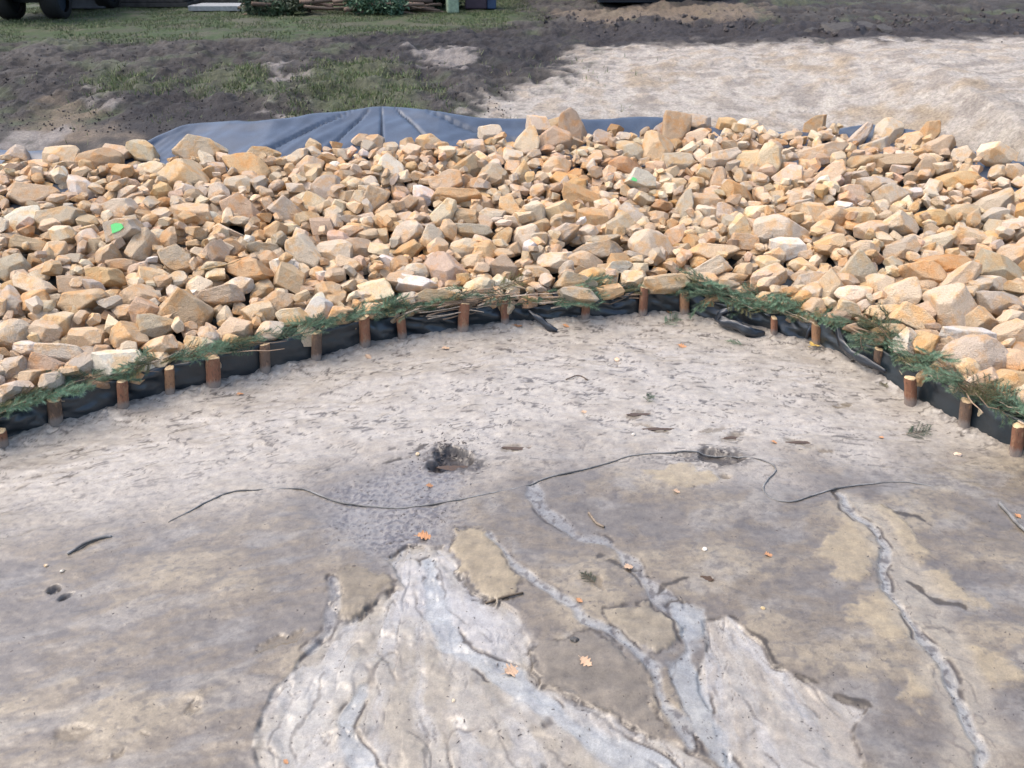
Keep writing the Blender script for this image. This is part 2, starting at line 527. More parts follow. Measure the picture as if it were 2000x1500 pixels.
SCARPS = [  # right hand edges where the higher crust breaks off
    (W([(1430, 1205), (1460, 1235), (1500, 1262), (1525, 1302), (1565, 1322), (1630, 1352), (1690, 1380)]), 0.02),
    (W([(1745, 1110), (1780, 1135), (1815, 1160), (1850, 1180), (1890, 1190)]), 0.016),
    (W([(1740, 1000), (1800, 1018), (1840, 1035)]), 0.010),
    (W([(1290, 1150), (1300, 1140), (1360, 1130), (1372, 1130)]), 0.010),
    (W([(620, 925), (680, 905), (720, 915), (790, 885), (830, 870)]), 0.016),
    (W([(1185, 1062), (1175, 1085), (1210, 1105), (1240, 1115)]), 0.014),
]
HAIR = [W(p) for p in ([(900, 1330), (940, 1380), (985, 1440), (1020, 1520)], [(770, 1235), (800, 1310), (830, 1400), (838, 1520)], [(1375, 1250), (1392, 1330), (1420, 1400), (1480, 1460), (1560, 1530)],
        [(1420, 1230), (1470, 1290), (1520, 1345), (1600, 1390)], [(1400, 1300), (1440, 1360), (1500, 1420), (1590, 1500)], [(575, 1330), (548, 1390), (535, 1450), (545, 1530)], [(640, 1310), (610, 1370), (580, 1440), (575, 1530)],
        [(800, 1110), (822, 1180), (838, 1240)], [(845, 1090), (868, 1160), (905, 1215), (960, 1250)], [(1060, 1345), (1130, 1385), (1210, 1425), (1310, 1470)], [(700, 1260), (720, 1310), (745, 1350)], [(735, 1270), (790, 1330), (860, 1420), (900, 1530)],
        [(1200, 1440), (1260, 1480), (1330, 1530)], [(1000, 1380), (1060, 1440), (1130, 1520)], [(620, 1250), (660, 1240), (700, 1215)], [(1310, 1290), (1315, 1350), (1345, 1420)], [(1760, 1090), (1800, 1080), (1835, 1098)], [(1800, 1230), (1835, 1225), (1880, 1260)],
        [(1690, 965), (1740, 975), (1800, 1000), (1850, 1005)], [(1680, 950), (1760, 952), (1840, 975)], [(1850, 1300), (1890, 1340), (1925, 1380), (1950, 1440)])]
HOLES = [(884, 897, 40, 19, 0.05), (1393, 892, 44, 14, 0.03), (1417, 929, 12, 5, 0.012), (102, 1152, 11, 6, 0.03), (127, 1165, 12, 7, 0.03),
         (1165, 1145, 16, 9, 0.012), (137, 1440, 30, 18, 0.012), (228, 1466, 18, 8, 0.010), (283, 1441, 12, 6, 0.008), (380, 1391, 18, 11, 0.016),
         (550, 1252, 34, 14, 0.016), (1379, 1130, 16, 7, 0.014), (1428, 852, 26, 8, 0.012), (1390, 840, 30, 5, 0.01), (1283, 838, 34, 5, 0.01),
         (1008, 874, 34, 6, 0.012), (1245, 812, 28, 5, 0.009), (1560, 865, 30, 5, 0.01), (1610, 880, 20, 5, 0.01), (1650, 790, 22, 4, 0.008)]

def mud_layers(X, Y):
    """height, colour, wetness of the mud at world X, Y"""
    wx = X + 0.034 * fbm(X * 7, Y * 7, 51, 5, .6) + 0.0025 * vnoise(X * 55, Y * 55, 52)
    wy = Y + 0.034 * fbm(X * 7 + 9, Y * 7 + 4, 53, 5, .6) + 0.0025 * vnoise(X * 55 + 5, Y * 55, 54)
    sx_ = X + 0.022 * fbm(X * 4, Y * 4, 55, 3) ; sy_ = Y + 0.022 * fbm(X * 4 + 9, Y * 4 + 4, 56, 3)      # smoother, for what water has shaped
    px, py, _ = project(np.stack([X.ravel(), Y.ravel(), np.zeros(X.size)], 1))
    px = px.reshape(X.shape); py = py.reshape(X.shape)
    up = smooth(980, 820, py + 60 * fbm(X * 1.4, Y * 1.4, 3, 3) + 0.10 * np.abs(px - 900) * (px < 900) * -1)      # the trodden upper zone
    up = np.clip(up, 0, 1)
    # base colours
    A = np.array([0.352, 0.322, 0.280]); A2 = np.array([0.290, 0.258, 0.216])
    B = np.array([0.162, 0.137, 0.107]); B2 = np.array([0.245, 0.208, 0.152]); B3 = np.array([0.135, 0.122, 0.110])
    n1 = fbm(X * 1.6, Y * 2.4, 5, 5); n2 = fbm(X * 3.3 + 3, Y * 4.6, 8, 4); n3 = fbm(X * 9, Y * 15, 12, 4)
    # streaks run along the slope, tipped to the right on the left side
    ang = np.where(X < 0, 0.35, -0.1)
    sx = X * np.cos(ang) + Y * np.sin(ang); sy = -X * np.sin(ang) + Y * np.cos(ang)
    st = fbm(sx * 5, sy * 22, 21, 4); st2 = fbm(sx * 11, sy * 42, 25, 3)
    c = A[None] * np.ones(X.shape + (1,))
    mix = lambda c, k, f: c * (1 - f[..., None]) + np.asarray(k) * f[..., None]
    c = mix(c, A2, smooth(-0.1, 0.7, n2 + 0.3 * st) * 0.75)
    low = 1 - up
    stl = st * smooth(0.4, -0.9, X) + 0.8 * n2 * (1 - smooth(0.4, -0.9, X))
    iso = smooth(0.4, -0.9, X)
    cb = B[None] * np.ones(X.shape + (1,))
    cb = mix(cb, B2, smooth(0.0, 0.7, n1 + 0.4 * n2) * 0.85)
    cb = mix(cb, B3, smooth(0.0, 0.5, -n1 + 0.5 * stl + 0.3 * n3) * 0.85)
    cb = mix(cb, (0.225, 0.215, 0.20), smooth(0.1, 0.6, iso * fbm(sx * 2.1, sy * 6.0, 45, 5) + (1 - iso) * fbm(X * 2.6, Y * 3.2, 44, 5)) * 0.5)
    cb = mix(cb, (0.105, 0.095, 0.09), smooth(0.25, 0.6, iso * fbm(sx * 5, sy * 13.0, 46, 4) + (1 - iso) * fbm(X * 7, Y * 9, 47, 5)) * 0.5)
    lightl = smooth(-0.6, -2.2, X) * smooth(3.2, 4.0, Y)
    cb = mix(cb, A * 0.95, np.clip(lightl * 0.9, 0, 1))
    c = c * (1 - low[..., None]) + cb * low[..., None]
    # dark organic flecks trodden into the upper zone
    rid = np.abs(fbm(sx * 3.2 + 0.4 * n2, sy * 9.5, 27, 3))
    fleck = smooth(0.09, 0.035, rid) * smooth(0.06, 0.26, fbm(X * 4.3, Y * 5.5, 29, 3)) * (0.35 + 0.65 * up)
    rid2 = np.abs(fbm(sx * 7.5, sy * 20, 28, 2))
    fleck = np.maximum(fleck, smooth(0.14, 0.06, rid2) * smooth(0.15, 0.35, fbm(X * 7, Y * 9, 30, 2)) * (0.25 + 0.75 * up))
    c = mix(c, (0.075, 0.064, 0.055), fleck * 0.85)
    c = mix(c, (0.22, 0.195, 0.17), smooth(0.25, 0.6, st2 + 0.55 * st) * up * 0.3)
    flk2 = smooth(0.34, 0.55, fbm(X * 24, Y * 38, 31, 3)) * (0.14 + 0.40 * low)
    c = mix(c, (0.11, 0.098, 0.088), flk2)
    z = 0.010 * n1 + (0.008 * n2 + 0.0028 * st + 0.0006 * st2) * (0.25 + 0.75 * up) - 0.0015 * fleck + 0.0012 * n3 + 0.0005 * vnoise(X * 45, Y * 45, 33)
    z = z + 0.003 * low * fbm(X * 5, Y * 8, 39, 3)
    wet = 0.40 + 0.15 * n1 + 0.22 * smooth(0.0, 0.5, -n2) + 0.05 * low
    # ochre crusts
    for pg in OCHRE:
        s = poly_sd(wx, wy, pg); f = smooth(-0.015, 0.03, s + 0.03 * n3)
        c = mix(c, (0.290, 0.240, 0.160), f * 0.8); z = z + 0.004 * f
        wet = wet - 0.3 * f
    # grit patch below the hole
    s = poly_sd(wx, wy, GRAVEL); f = smooth(-0.10, 0.22, s + 0.06 * n2)
    gr = fbm(X * 34, Y * 44, 61, 3)
    gc = np.array([0.20, 0.19, 0.182])[None] * np.ones(X.shape + (1,))
    gc = mix(gc, (0.095, 0.09, 0.098), smooth(-0.02, 0.4, gr + 0.5 * n2) * .9)
    c = c * (1 - 0.9 * f[..., None]) + gc * 0.9 * f[..., None]
    z = z - 0.018 * f + 0.003 * gr * f; wet = wet + 0.25 * f
    # silt fans with flow lines
    for pg, apex, cols in ((FAN, flat(815, 1010)[:2], ((0.275, 0.255, 0.222), (0.315, 0.308, 0.295), (0.235, 0.205, 0.158))),
                           (FAN2, flat(1340, 1080)[:2], ((0.285, 0.267, 0.240), (0.310, 0.305, 0.298), (0.242, 0.212, 0.172)))):
        s = poly_sd(sx_, sy_, pg)
        f = smooth(-0.006, 0.012, s)
        eg = smooth(0.020, 0.008, s) * smooth(-0.004, 0.004, s) * smooth(-0.25, 0.2, n2 + 0.5 * n3)
        r = np.hypot(X - apex[0], Y - apex[1]); th = np.arctan2(X - apex[0], -(Y - apex[1]))
        th = th + 0.035 * fbm(X * 2.2, Y * 2.2, 71, 3)
        fl = fbm(th * 9, r * 2.2, 73, 5); fl2 = fbm(th * 30 + 2 * n2, r * 3.5, 77, 3)
        fc = np.array(cols[0])[None] * np.ones(X.shape + (1,))
        fc = mix(fc, cols[2], smooth(0.0, 0.5, fl + 0.5 * n2) * 0.55)
        fc = mix(fc, cols[1], smooth(0.05, 0.5, -fl + 0.4 * n1) * 0.6)
        fc = mix(fc, (0.25, 0.225, 0.195), smooth(0.30, 0.55, fl2 - 0.25 * fl) * 0.5)
        c = c * (1 - f[..., None]) + fc * f[..., None]
        z = z - 0.015 * f * smooth(-.6, .3, n2) + f * (0.0013 * fl + 0.0005 * fl2)
        # terraces in the silt
        ter = fbm(th * 5, r * 2.0, 79, 2)
        z = z + f * 0.003 * smooth(-0.03, 0.03, ter)
        for q_, th0 in ((ter, 0.0), (ter, 0.22), (fl, 0.12), (fl, -0.25)):
            ln = smooth(0.035, 0.008, np.abs(q_ - th0)) * smooth(0.0, 0.4, fbm(X * 3 + th0 * 9, Y * 3, 87, 3))
            fc_ = f * ln
            c = mix(c, (0.125, 0.108, 0.09), fc_ * 0.7)
            z = z - 0.003 * fc_
        c = mix(c, (0.06, 0.048, 0.038), eg * 0.85)
        wet = wet * (1 - f) + f * (0.42 + 0.35 * smooth(0, .4, -fl))
    # thin pale top of the first fan
    s = poly_sd(wx, wy, W([(755, 1095), (870, 1065), (900, 1130), (1000, 1190), (1025, 1260), (1000, 1310), (880, 1280), (800, 1220), (765, 1215), (775, 1150)]))
    f = smooth(-0.05, 0.12, s); c = mix(c, (0.345, 0.342, 0.345), f * 0.65)
    # sand spread beside the right hand rill
    s = poly_sd(sx_, sy_, W([(1640, 955), (1715, 985), (1770, 1070), (1835, 1180), (1900, 1290), (1960, 1400), (2010, 1520), (1850, 1520), (1835, 1400), (1785, 1270), (1735, 1180), (1705, 1090), (1685, 1030)]))
    f = smooth(-0.05, 0.05, s + 0.05 * n2)
    c = mix(c, (0.265, 0.237, 0.192), f * 0.8); z = z - 0.006 * f + 0.004 * f * fl
    c = mix(c, (0.12, 0.10, 0.085), f * smooth(0.05, 0.015, np.abs(fbm(X * 5 + Y * 3, Y * 2.2 - X * 2, 89, 3))) * 0.6)
    # left silt arm
    s = poly_sd(wx, wy, W([(560, 1325), (640, 1290), (720, 1270), (700, 1340), (660, 1390), (640, 1450), (560, 1520), (505, 1500), (500, 1430)]))
    f = smooth(-0.04, 0.12, s); c = mix(c, (0.345, 0.338, 0.318), f * 0.7)
    # plates of old crust left standing
    for pg, col, f0 in ((PLATE_OCHRE, (0.262, 0.215, 0.142), .85), (PLATE_LOBE, (0.198, 0.165, 0.115), .8), (PLATE_C, (0.225, 0.192, 0.138), .8), (PLATE_D, (0.160, 0.138, 0.110), .95)):
        s = poly_sd(wx, wy, pg); f = smooth(-0.006, 0.014, s + 0.012 * n3)
        pc = np.array(col)[None] * (1 + 0.22 * n2[..., None] + 0.16 * n3[..., None])
        if col[0] > 0.19:
            pc = pc * (1 - 0.28 * smooth(0.02, 0.12, s)[..., None] * smooth(-0.1, 0.3, n2)[..., None])
        c = c * (1 - f0 * f[..., None]) + pc * f0 * f[..., None]
        eg = smooth(-0.022, -0.006, s) * (1 - f) * smooth(-0.4, 0.1, n2 + 0.6 * n3)
        c = mix(c, (0.055, 0.044, 0.034), eg * 0.9)
        z = z - 0.003 * eg
        z = z * (1 - f) + f * (0.006 + 0.006 * n2 + 0.0025 * n3 - 0.004 * smooth(.05, 0, s))
        wet = wet * (1 - f) + f * 0.38
    # rills
    for pts, hw, dep, blue in RILLS:
        d = line_sd(sx_, sy_, pts)
        hw2 = hw * (0.62 + 0.45 * n2 + 0.35 * vnoise(X * 6, Y * 6, 84))
        f = smooth(hw2 + 0.014, hw2 - 0.014, d)
        rc = np.array([0.225, 0.218, 0.215]) * (1 - blue) + np.array([0.285, 0.300, 0.305]) * blue
        rc = rc[None] * (1 + 0.14 * n3[..., None])
        kf = (0.45 + 0.25 * blue) * f[..., None]
        c = c * (1 - kf) + rc * kf
        z = z - 0.38 * dep * f
        eg = smooth(hw2 + 0.022, hw2 + 0.010, d) * smooth(hw2 - 0.002, hw2 + 0.006, d) * smooth(0.0, 0.35, fbm(X * 5, Y * 5, 85, 3))
        c = mix(c, (0.055, 0.044, 0.036), eg * 0.9)
        z = z - 0.006 * eg
        wet = np.maximum(wet, f * (0.7 + 0.3 * blue))
        # bits caught in the bottom
        if blue < 0.9:
            fd = f * smooth(0.15, 0.45, fbm(X * 24, Y * 24, 83, 3))
            c = mix(c, (0.10, 0.09, 0.085), fd * 0.8)
    # broken edges: narrow dark lines, barely cut in
    for pts, h in SCARPS:
        d = line_sd(sx_ + .35 * (wx - X), sy_ + .35 * (wy - Y), pts, 0.3)
        f = smooth(0.018, 0.006, d - 0.008 * n3) * smooth(-0.6, 0.0, n2 + n3)
        z = z - 0.12 * h * f
        c = mix(c, (0.05, 0.04, 0.03), f * 0.92)
    # hairline cuts left by trickling water
    for i, pts in enumerate(HAIR):
        d = line_sd(sx_ + .5 * (wx - X), sy_ + .5 * (wy - Y), pts, 0.3)
        br = smooth(-0.35, 0.1, fbm(X * 4 + i, Y * 4, 88, 3))
        f = smooth(0.010, 0.003, d) * br
        c = mix(c, (0.085, 0.074, 0.064), f * 0.55); z = z - 0.0015 * f
        z = z + 0.0008 * smooth(0.06, 0.0, d) * br
    # holes and dents
    for k, (hx, hy, a, b, dep) in enumerate(HOLES):
        cx, cy, _z = flat(hx, hy)
        ra = a * np.hypot(cy, CAM_H) / FPX; rb = b * np.hypot(cy, CAM_H) / FPX / (CAM_H / np.hypot(cy, CAM_H))
        kk = 0.35 if k < 5 else 1.0
        ex, ey = X + kk * (wx - X) - cx, Y + kk * (wy - Y) - cy
        sh_ = 0.0 if k < 3 else 0.5 * math.sin(k * 2.1)
        q = np.hypot(ex / ra, (ey - sh_ * ex) / rb) + (0.42 * fbm(X * 8, Y * 8, 91, 3) if k < 5 else 0.35 * fbm(X * 16, Y * 16, 92, 3))
        f = smooth(1.3, 0.5, q)
        z = z - dep * f * (1.0 if k < 5 else 0.45)
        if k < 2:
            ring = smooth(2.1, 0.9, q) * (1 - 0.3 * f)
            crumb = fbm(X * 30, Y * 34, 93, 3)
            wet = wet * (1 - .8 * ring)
            c = mix(c, (0.026, 0.021, 0.019), np.maximum(ring * smooth(-0.35, 0.25, crumb + 0.8 * (1.5 - q)), smooth(1.25, 0.9, q)) * (0.96 if k == 0 else 0.85))  # dark crumbs on the rim; shade inside the hole painted near-black
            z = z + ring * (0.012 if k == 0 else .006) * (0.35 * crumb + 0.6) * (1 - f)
        elif dep >= 0.025:
            c = mix(c, (0.05, 0.048, 0.05), f)
        else:
            c = mix(c, (0.145, 0.115, 0.075), f * 0.75); wet = np.maximum(wet, f)
    # soil crumbs along the foot of the fence
    d = yf(X) - Y
    ft = smooth(0.22, 0.02, d)
    z = z + 0.03 * smooth(0.25, 0.0, d) + 0.012 * ft * fbm(X * 16, Y * 16, 97, 3)
    c = mix(c, (0.25, 0.22, 0.19), ft * smooth(0.0, 0.5, fbm(X * 8, Y * 8, 99, 3)) * 0.6)
    return z, np.clip(c, 0.02, 0.8), np.clip(wet, 0, 1)

nx, ny = 1280, 520
av = np.linspace(-1, 1, nx)
u = np.linspace(0, 1, ny)
u = 0.5 * u + 0.5 * u ** 1.9
Y0 = 1.35
def mud_half(y): return np.minimum(4.9, 0.64 * np.hypot(y, 2.2) + 1.25)
Y1 = np.full(nx, 5.0)
for _ in range(40):
    Y1 = 0.5 * Y1 + 0.5 * (yf(av * mud_half(Y1)) + 0.10)
GY = Y0 + (Y1[None] - Y0) * u[:, None]
GX = av[None] * mud_half(GY)
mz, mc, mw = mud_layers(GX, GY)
V = np.stack([GX, GY, mz], -1).reshape(-1, 3)
idx = np.arange(nx * ny).reshape(ny, nx)
Fq = np.stack([idx[:-1, :-1], idx[:-1, 1:], idx[1:, 1:], idx[1:, :-1]], -1).reshape(-1, 4)
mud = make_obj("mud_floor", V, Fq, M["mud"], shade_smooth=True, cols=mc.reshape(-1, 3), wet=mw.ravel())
tag(mud, "wet grey sandy mud floor with silt fans and rills inside the stake fence", kind="structure")

_mu = u
def mud_z(x, y):
    """height of the built mud at a point (nearest grid vertex)"""
    i = int(np.clip(round((x / float(mud_half(y)) + 1) / 2 * (nx - 1)), 0, nx - 1))
    s = (y - Y0) / (Y1[i] - Y0)
    j = int(np.clip(np.searchsorted(_mu, s), 0, ny - 1))
    return float(mz[j, i])

def mudp(px, py, lift=0.0):
    p = flat(px, py)
    p[2] = mud_z(p[0], p[1]) + lift
    return p

# ------------------------------------------------------------------ bank, lawn, sand behind the stones
def TW(pts): return [on(px, py, terrain)[:2] for px, py in pts]
SAND = TW([(860, 300), (900, 235), (1000, 172), (1105, 150), (1135, 98), (1300, 86), (1480, 74), (1600, 84), (1760, 72), (2060, 70), (2150, 420), (1000, 380)])
LAWN = TW([(-500, 14), (-400, 82), (0, 84), (300, 80), (560, 76), (800, 62), (960, 52), (1060, 40), (1010, 20), (985, 6)])
LAWN = LAWN[:-1] + [(LAWN[-2][0] + 4, 120.0), (-60, 120.0)]
GRASSY = [TW(p) for p in ([(575, 160), (640, 120), (720, 112), (800, 150), (860, 195), (850, 232), (720, 235), (590, 232), (565, 205)],
                          [(365, 150), (430, 128), (520, 140), (510, 185), (420, 188)],
                          [(165, 155), (240, 140), (330, 160), (300, 185), (210, 180)])]
DARKS = [TW(p) for p in ([(185, 178), (330, 170), (470, 190), (520, 215), (470, 262), (330, 285), (240, 240)],
                         [(0, 160), (70, 150), (100, 200), (60, 240), (0, 235)],
                         [(1120, 50), (1400, 42), (1700, 52), (2060, 40), (2060, 74), (1700, 76), (1350, 84), (1120, 92)],
                         [(640, 75), (900, 62), (1100, 60), (1140, 100), (1090, 140), (920, 150), (760, 110)],
                         [(980, 165), (1080, 150), (1070, 185), (990, 190)],
                         [(840, 195), (930, 170), (960, 215), (870, 235)])]
PALES = [TW(p) for p in ([(160, 165), (190, 160), (225, 215), (200, 225)], [(500, 130), (570, 120), (600, 150), (530, 165)],
                         [(520, 220), (580, 195), (610, 230), (560, 250)], [(800, 100), (900, 95), (960, 125), (860, 135)],
                         [(0, 258), (120, 250), (110, 300), (0, 310)])]
BROWNS = [TW(p) for p in ([(60, 195), (160, 190), (250, 260), (290, 300), (60, 300), (20, 240)], [(1060, 22), (1300, 10), (1500, 12), (1500, 40), (1150, 48)])]
SANDBROWN = [TW(p) for p in ([(1480, 108), (1680, 118), (1650, 150), (1500, 135)], [(1850, 150), (1960, 160), (1900, 205), (1840, 190)],
                             [(1250, 120), (1340, 135), (1300, 170), (1200, 170)], [(1600, 200), (1800, 190), (1900, 260), (1750, 290), (1620, 250)])]

bx = np.concatenate([np.linspace(-26, -9, 86)[:-1], np.linspace(-9, 9, 721), np.linspace(9, 26, 86)[1:]])
bu = np.concatenate([np.linspace(0, 0.17, 40)[:-1], np.linspace(0.17, 0.50, 190)[:-1], np.linspace(0.50, 1.0, 130)])
nbx, nby = len(bx), len(bu)
BX = np.repeat(bx[None], nby, 0)
ys0 = yf(np.clip(bx, -8, 8)) + 0.10
BY = ys0[None] + (27.0 - ys0[None]) * bu[:, None]
BZ = terrain(BX, BY)
dd = np.maximum(BY - yc(BX), 0)
amp = smooth(0.75, 1.7, dd)
far = smooth(9, 16, BY)
bn1 = fbm(BX * 1.1, BY * 1.1, 101, 5); bn2 = fbm(BX * 3.5, BY * 3.5, 103, 4); bn3 = fbm(BX * 11, BY * 11, 107, 3)
wx = BX + 0.22 * fbm(BX * 2, BY * 2, 111, 4); wy = BY + 0.35 * fbm(BX * 2 + 5, BY * 2, 113, 4)
sand_f = smooth(-0.25, 0.3, poly_sd(wx, wy, SAND, 0.8) + 0.30 * bn2 + .12 * bn3)
lawn_sd = poly_sd(wx, wy, LAWN, 1.2)
lawn_f = smooth(-0.35, 0.5, lawn_sd + 0.3 * bn2)
mixc = lambda c, k, f: c * (1 - f[..., None]) + np.asarray(k) * f[..., None]
bc = np.array([0.125, 0.112, 0.104])[None] * np.ones(BX.shape + (1,))
bc = mixc(bc, (0.215, 0.195, 0.178), smooth(0.0, 0.6, bn1 + 0.5 * bn2) * 0.9)
bc = bc * 0.28
bc = mixc(bc, (0.034, 0.030, 0.030), smooth(0.1, 0.6, -bn1 + 0.5 * bn2 + .2 * bn3) * 0.8)
bc = mixc(bc, (0.075, 0.095, 0.05), smooth(0.15, 0.6, fbm(BX * 1.3 + 7, BY * 0.9, 121, 4)) * 0.5)
for pg in BROWNS:
    bc = mixc(bc, (0.155, 0.122, 0.09), smooth(-0.15, 0.35, poly_sd(wx, wy, pg, 0.8) + 0.25 * bn2) * 0.8)
for pg in DARKS:
    bc = mixc(bc, (0.022, 0.020, 0.022), smooth(-0.1, 0.25, poly_sd(wx, wy, pg, 0.8) + 0.30 * bn2) * 0.85)
for pg in PALES:
    bc = mixc(bc, (0.23, 0.21, 0.195), smooth(-0.05, 0.2, poly_sd(wx, wy, pg, 0.8) + 0.2 * bn2) * 0.8)
sc_ = np.array([0.35, 0.322, 0.285])[None] * np.ones(BX.shape + (1,))
sc_ = mixc(sc_, (0.33, 0.275, 0.21), smooth(0.05, 0.6, bn2 + 0.4 * bn1) * 0.7)
sc_ = mixc(sc_, (0.16, 0.135, 0.12), smooth(0.42, 0.62, fbm(BX * 7, BY * 15, 131, 4)) * 0.55)
sc_ = mixc(sc_, (0.225, 0.20, 0.175), smooth(0.05, 0.5, fbm(BX * 2.2, BY * 4, 133, 5)) * 0.75)
sc_ = mixc(sc_, (0.265, 0.24, 0.208), smooth(-0.1, 0.5, poly_sd(wx, wy, TW([(1760, 215), (2060, 180), (2120, 400), (1900, 340)]), 0.8) + 0.3 * bn2) * 0.6)
for pg in SANDBROWN:
    sc_ = mixc(sc_, (0.28, 0.225, 0.16), smooth(-0.1, 0.3, poly_sd(wx, wy, pg, 0.8) + 0.3 * bn2) * 0.75)
bc = bc * (1 - sand_f[..., None]) + sc_ * sand_f[..., None]
for pg in DARKS[2:3]:
    bc = mixc(bc, (0.030, 0.027, 0.029), smooth(-0.5, 0.45, poly_sd(wx, wy, pg, 0.8) + 0.55 * bn2 + .2 * bn3) * 0.92)
gl = np.array([0.040, 0.064, 0.022])[None] * np.ones(BX.shape + (1,))
gl = mixc(gl, (0.075, 0.072, 0.048), smooth(0.0, 0.5, bn1) * 0.8)
gl = mixc(gl, (0.06, 0.058, 0.045), smooth(0.15, 0.6, -bn1 + 0.5 * bn2) * 0.6)
bc = bc * (1 - lawn_f[..., None]) + gl * lawn_f[..., None]
for pg in GRASSY:
    bc = mixc(bc, (0.075, 0.088, 0.045), smooth(-0.1, 0.25, poly_sd(wx, wy, pg, 0.8) + 0.25 * bn2) * 0.6)
soft = 1 - 0.75 * lawn_f
BZ = BZ + amp * soft * (0.075 * bn1 * (1 - .5 * sand_f) + 0.045 * bn2 * (1 - 0.6 * sand_f) + 0.018 * bn3 * (1 - .4 * sand_f))
# cracked dark clods near the top of the sand face
for pts in ([(1630, 62), (1665, 46), (1700, 46), (1690, 66)], [(1712, 45), (1745, 60), (1740, 66)]):
    d = line_sd(BX, BY, TW(pts), 0.5)
    BZ = BZ - 0.05 * smooth(0.06, 0.02, d)
bw = np.clip(0.25 + 0.3 * bn1, 0, 1)
V = np.stack([BX, BY, BZ], -1).reshape(-1, 3)
idx = np.arange(nbx * nby).reshape(nby, nbx)
Fq = np.stack([idx[:-1, :-1], idx[:-1, 1:], idx[1:, 1:], idx[1:, :-1]], -1).reshape(-1, 4)
fm = (lawn_sd.ravel()[Fq].mean(1) > 0), (sand_f.ravel()[Fq].mean(1) > 0.5)
for nm, sel, lab in (("lawn", fm[0], "patchy green lawn at the top of the bank"),
                     ("sand_bank", fm[1] & ~fm[0], "pale sand slope rising behind the stones"),
                     ("soil_bank", ~fm[1] & ~fm[0], "dark churned soil slope between stones and lawn")):
    f = Fq[sel]
    used, inv = np.unique(f, return_inverse=True)
    o = make_obj(nm, V[used], inv.reshape(-1, 4), M["soil"], shade_smooth=True, cols=bc.reshape(-1, 3)[used], wet=bw.ravel()[used])
    tag(o, lab, kind="structure")

def bank_z(x, y):
    i = int(np.clip(np.searchsorted(bx, x), 0, nbx - 1))
    s = (y - ys0[i]) / (27.0 - ys0[i])
    j = int(np.clip(np.searchsorted(bu, s), 0, nby - 1))
    return float(BZ[j, i])

def bankp(px, py, lift=0.0):
    p = on(px, py, terrain)
    p[2] = bank_z(p[0], p[1]) + lift
    return p

# ground out to the horizon and the near bank under the photographer
def sheet(name, x0, x1, nxx, y0, y1, nyy, lab, drop=0.0):
    X, Y = np.meshgrid(np.linspace(x0, x1, nxx), np.linspace(y0, y1, nyy))
    Z = terrain(X, Y) - drop
    Z = Z + 0.03 * fbm(X, Y, 141, 3)
    vv = np.stack([X, Y, Z], -1).reshape(-1, 3)
    ii = np.arange(nxx * nyy).reshape(nyy, nxx)
    ff = np.stack([ii[:-1, :-1], ii[:-1, 1:], ii[1:, 1:], ii[1:, :-1]], -1).reshape(-1, 4)
    g = smooth(-0.3, 0.4, fbm(X * 0.5, Y * 0.5, 143, 4))[..., None]
    cc = np.array([0.09, 0.115, 0.05]) * (1 - g) + np.array([0.13, 0.115, 0.09]) * g
    o = make_obj(name, vv, ff, M["soil"], shade_smooth=True, cols=cc.reshape(-1, 3), wet=np.full(vv.shape[0], 0.2))
    tag(o, lab, kind="structure")
sheet("far_ground", -600, 600, 60, 26.9, 900, 40, "grassy ground running out to the horizon", 0.01)
sheet("side_ground", -600, -25.9, 30, -60, 27, 30, "grassy ground beside the pit", 0.01)
sheet("side_ground", 25.9, 600, 30, -60, 27, 30, "grassy ground beside the pit", 0.01)
sheet("near_bank", -26, 26, 60, -60, 1.36, 140, "bare bank edge on which the photographer stands", 0.0)
sheet("pit_side", -26, -4.3, 60, 1.33, 6.0, 40, "bare ground at the side of the pit", 0.05)
sheet("pit_side", 4.3, 26, 60, 1.33, 6.0, 40, "bare ground at the side of the pit", 0.05)
sheet("pit_side", -4.6, 4.6, 40, 1.33, 3.6, 24, "bare ground at the side of the pit", 0.075)

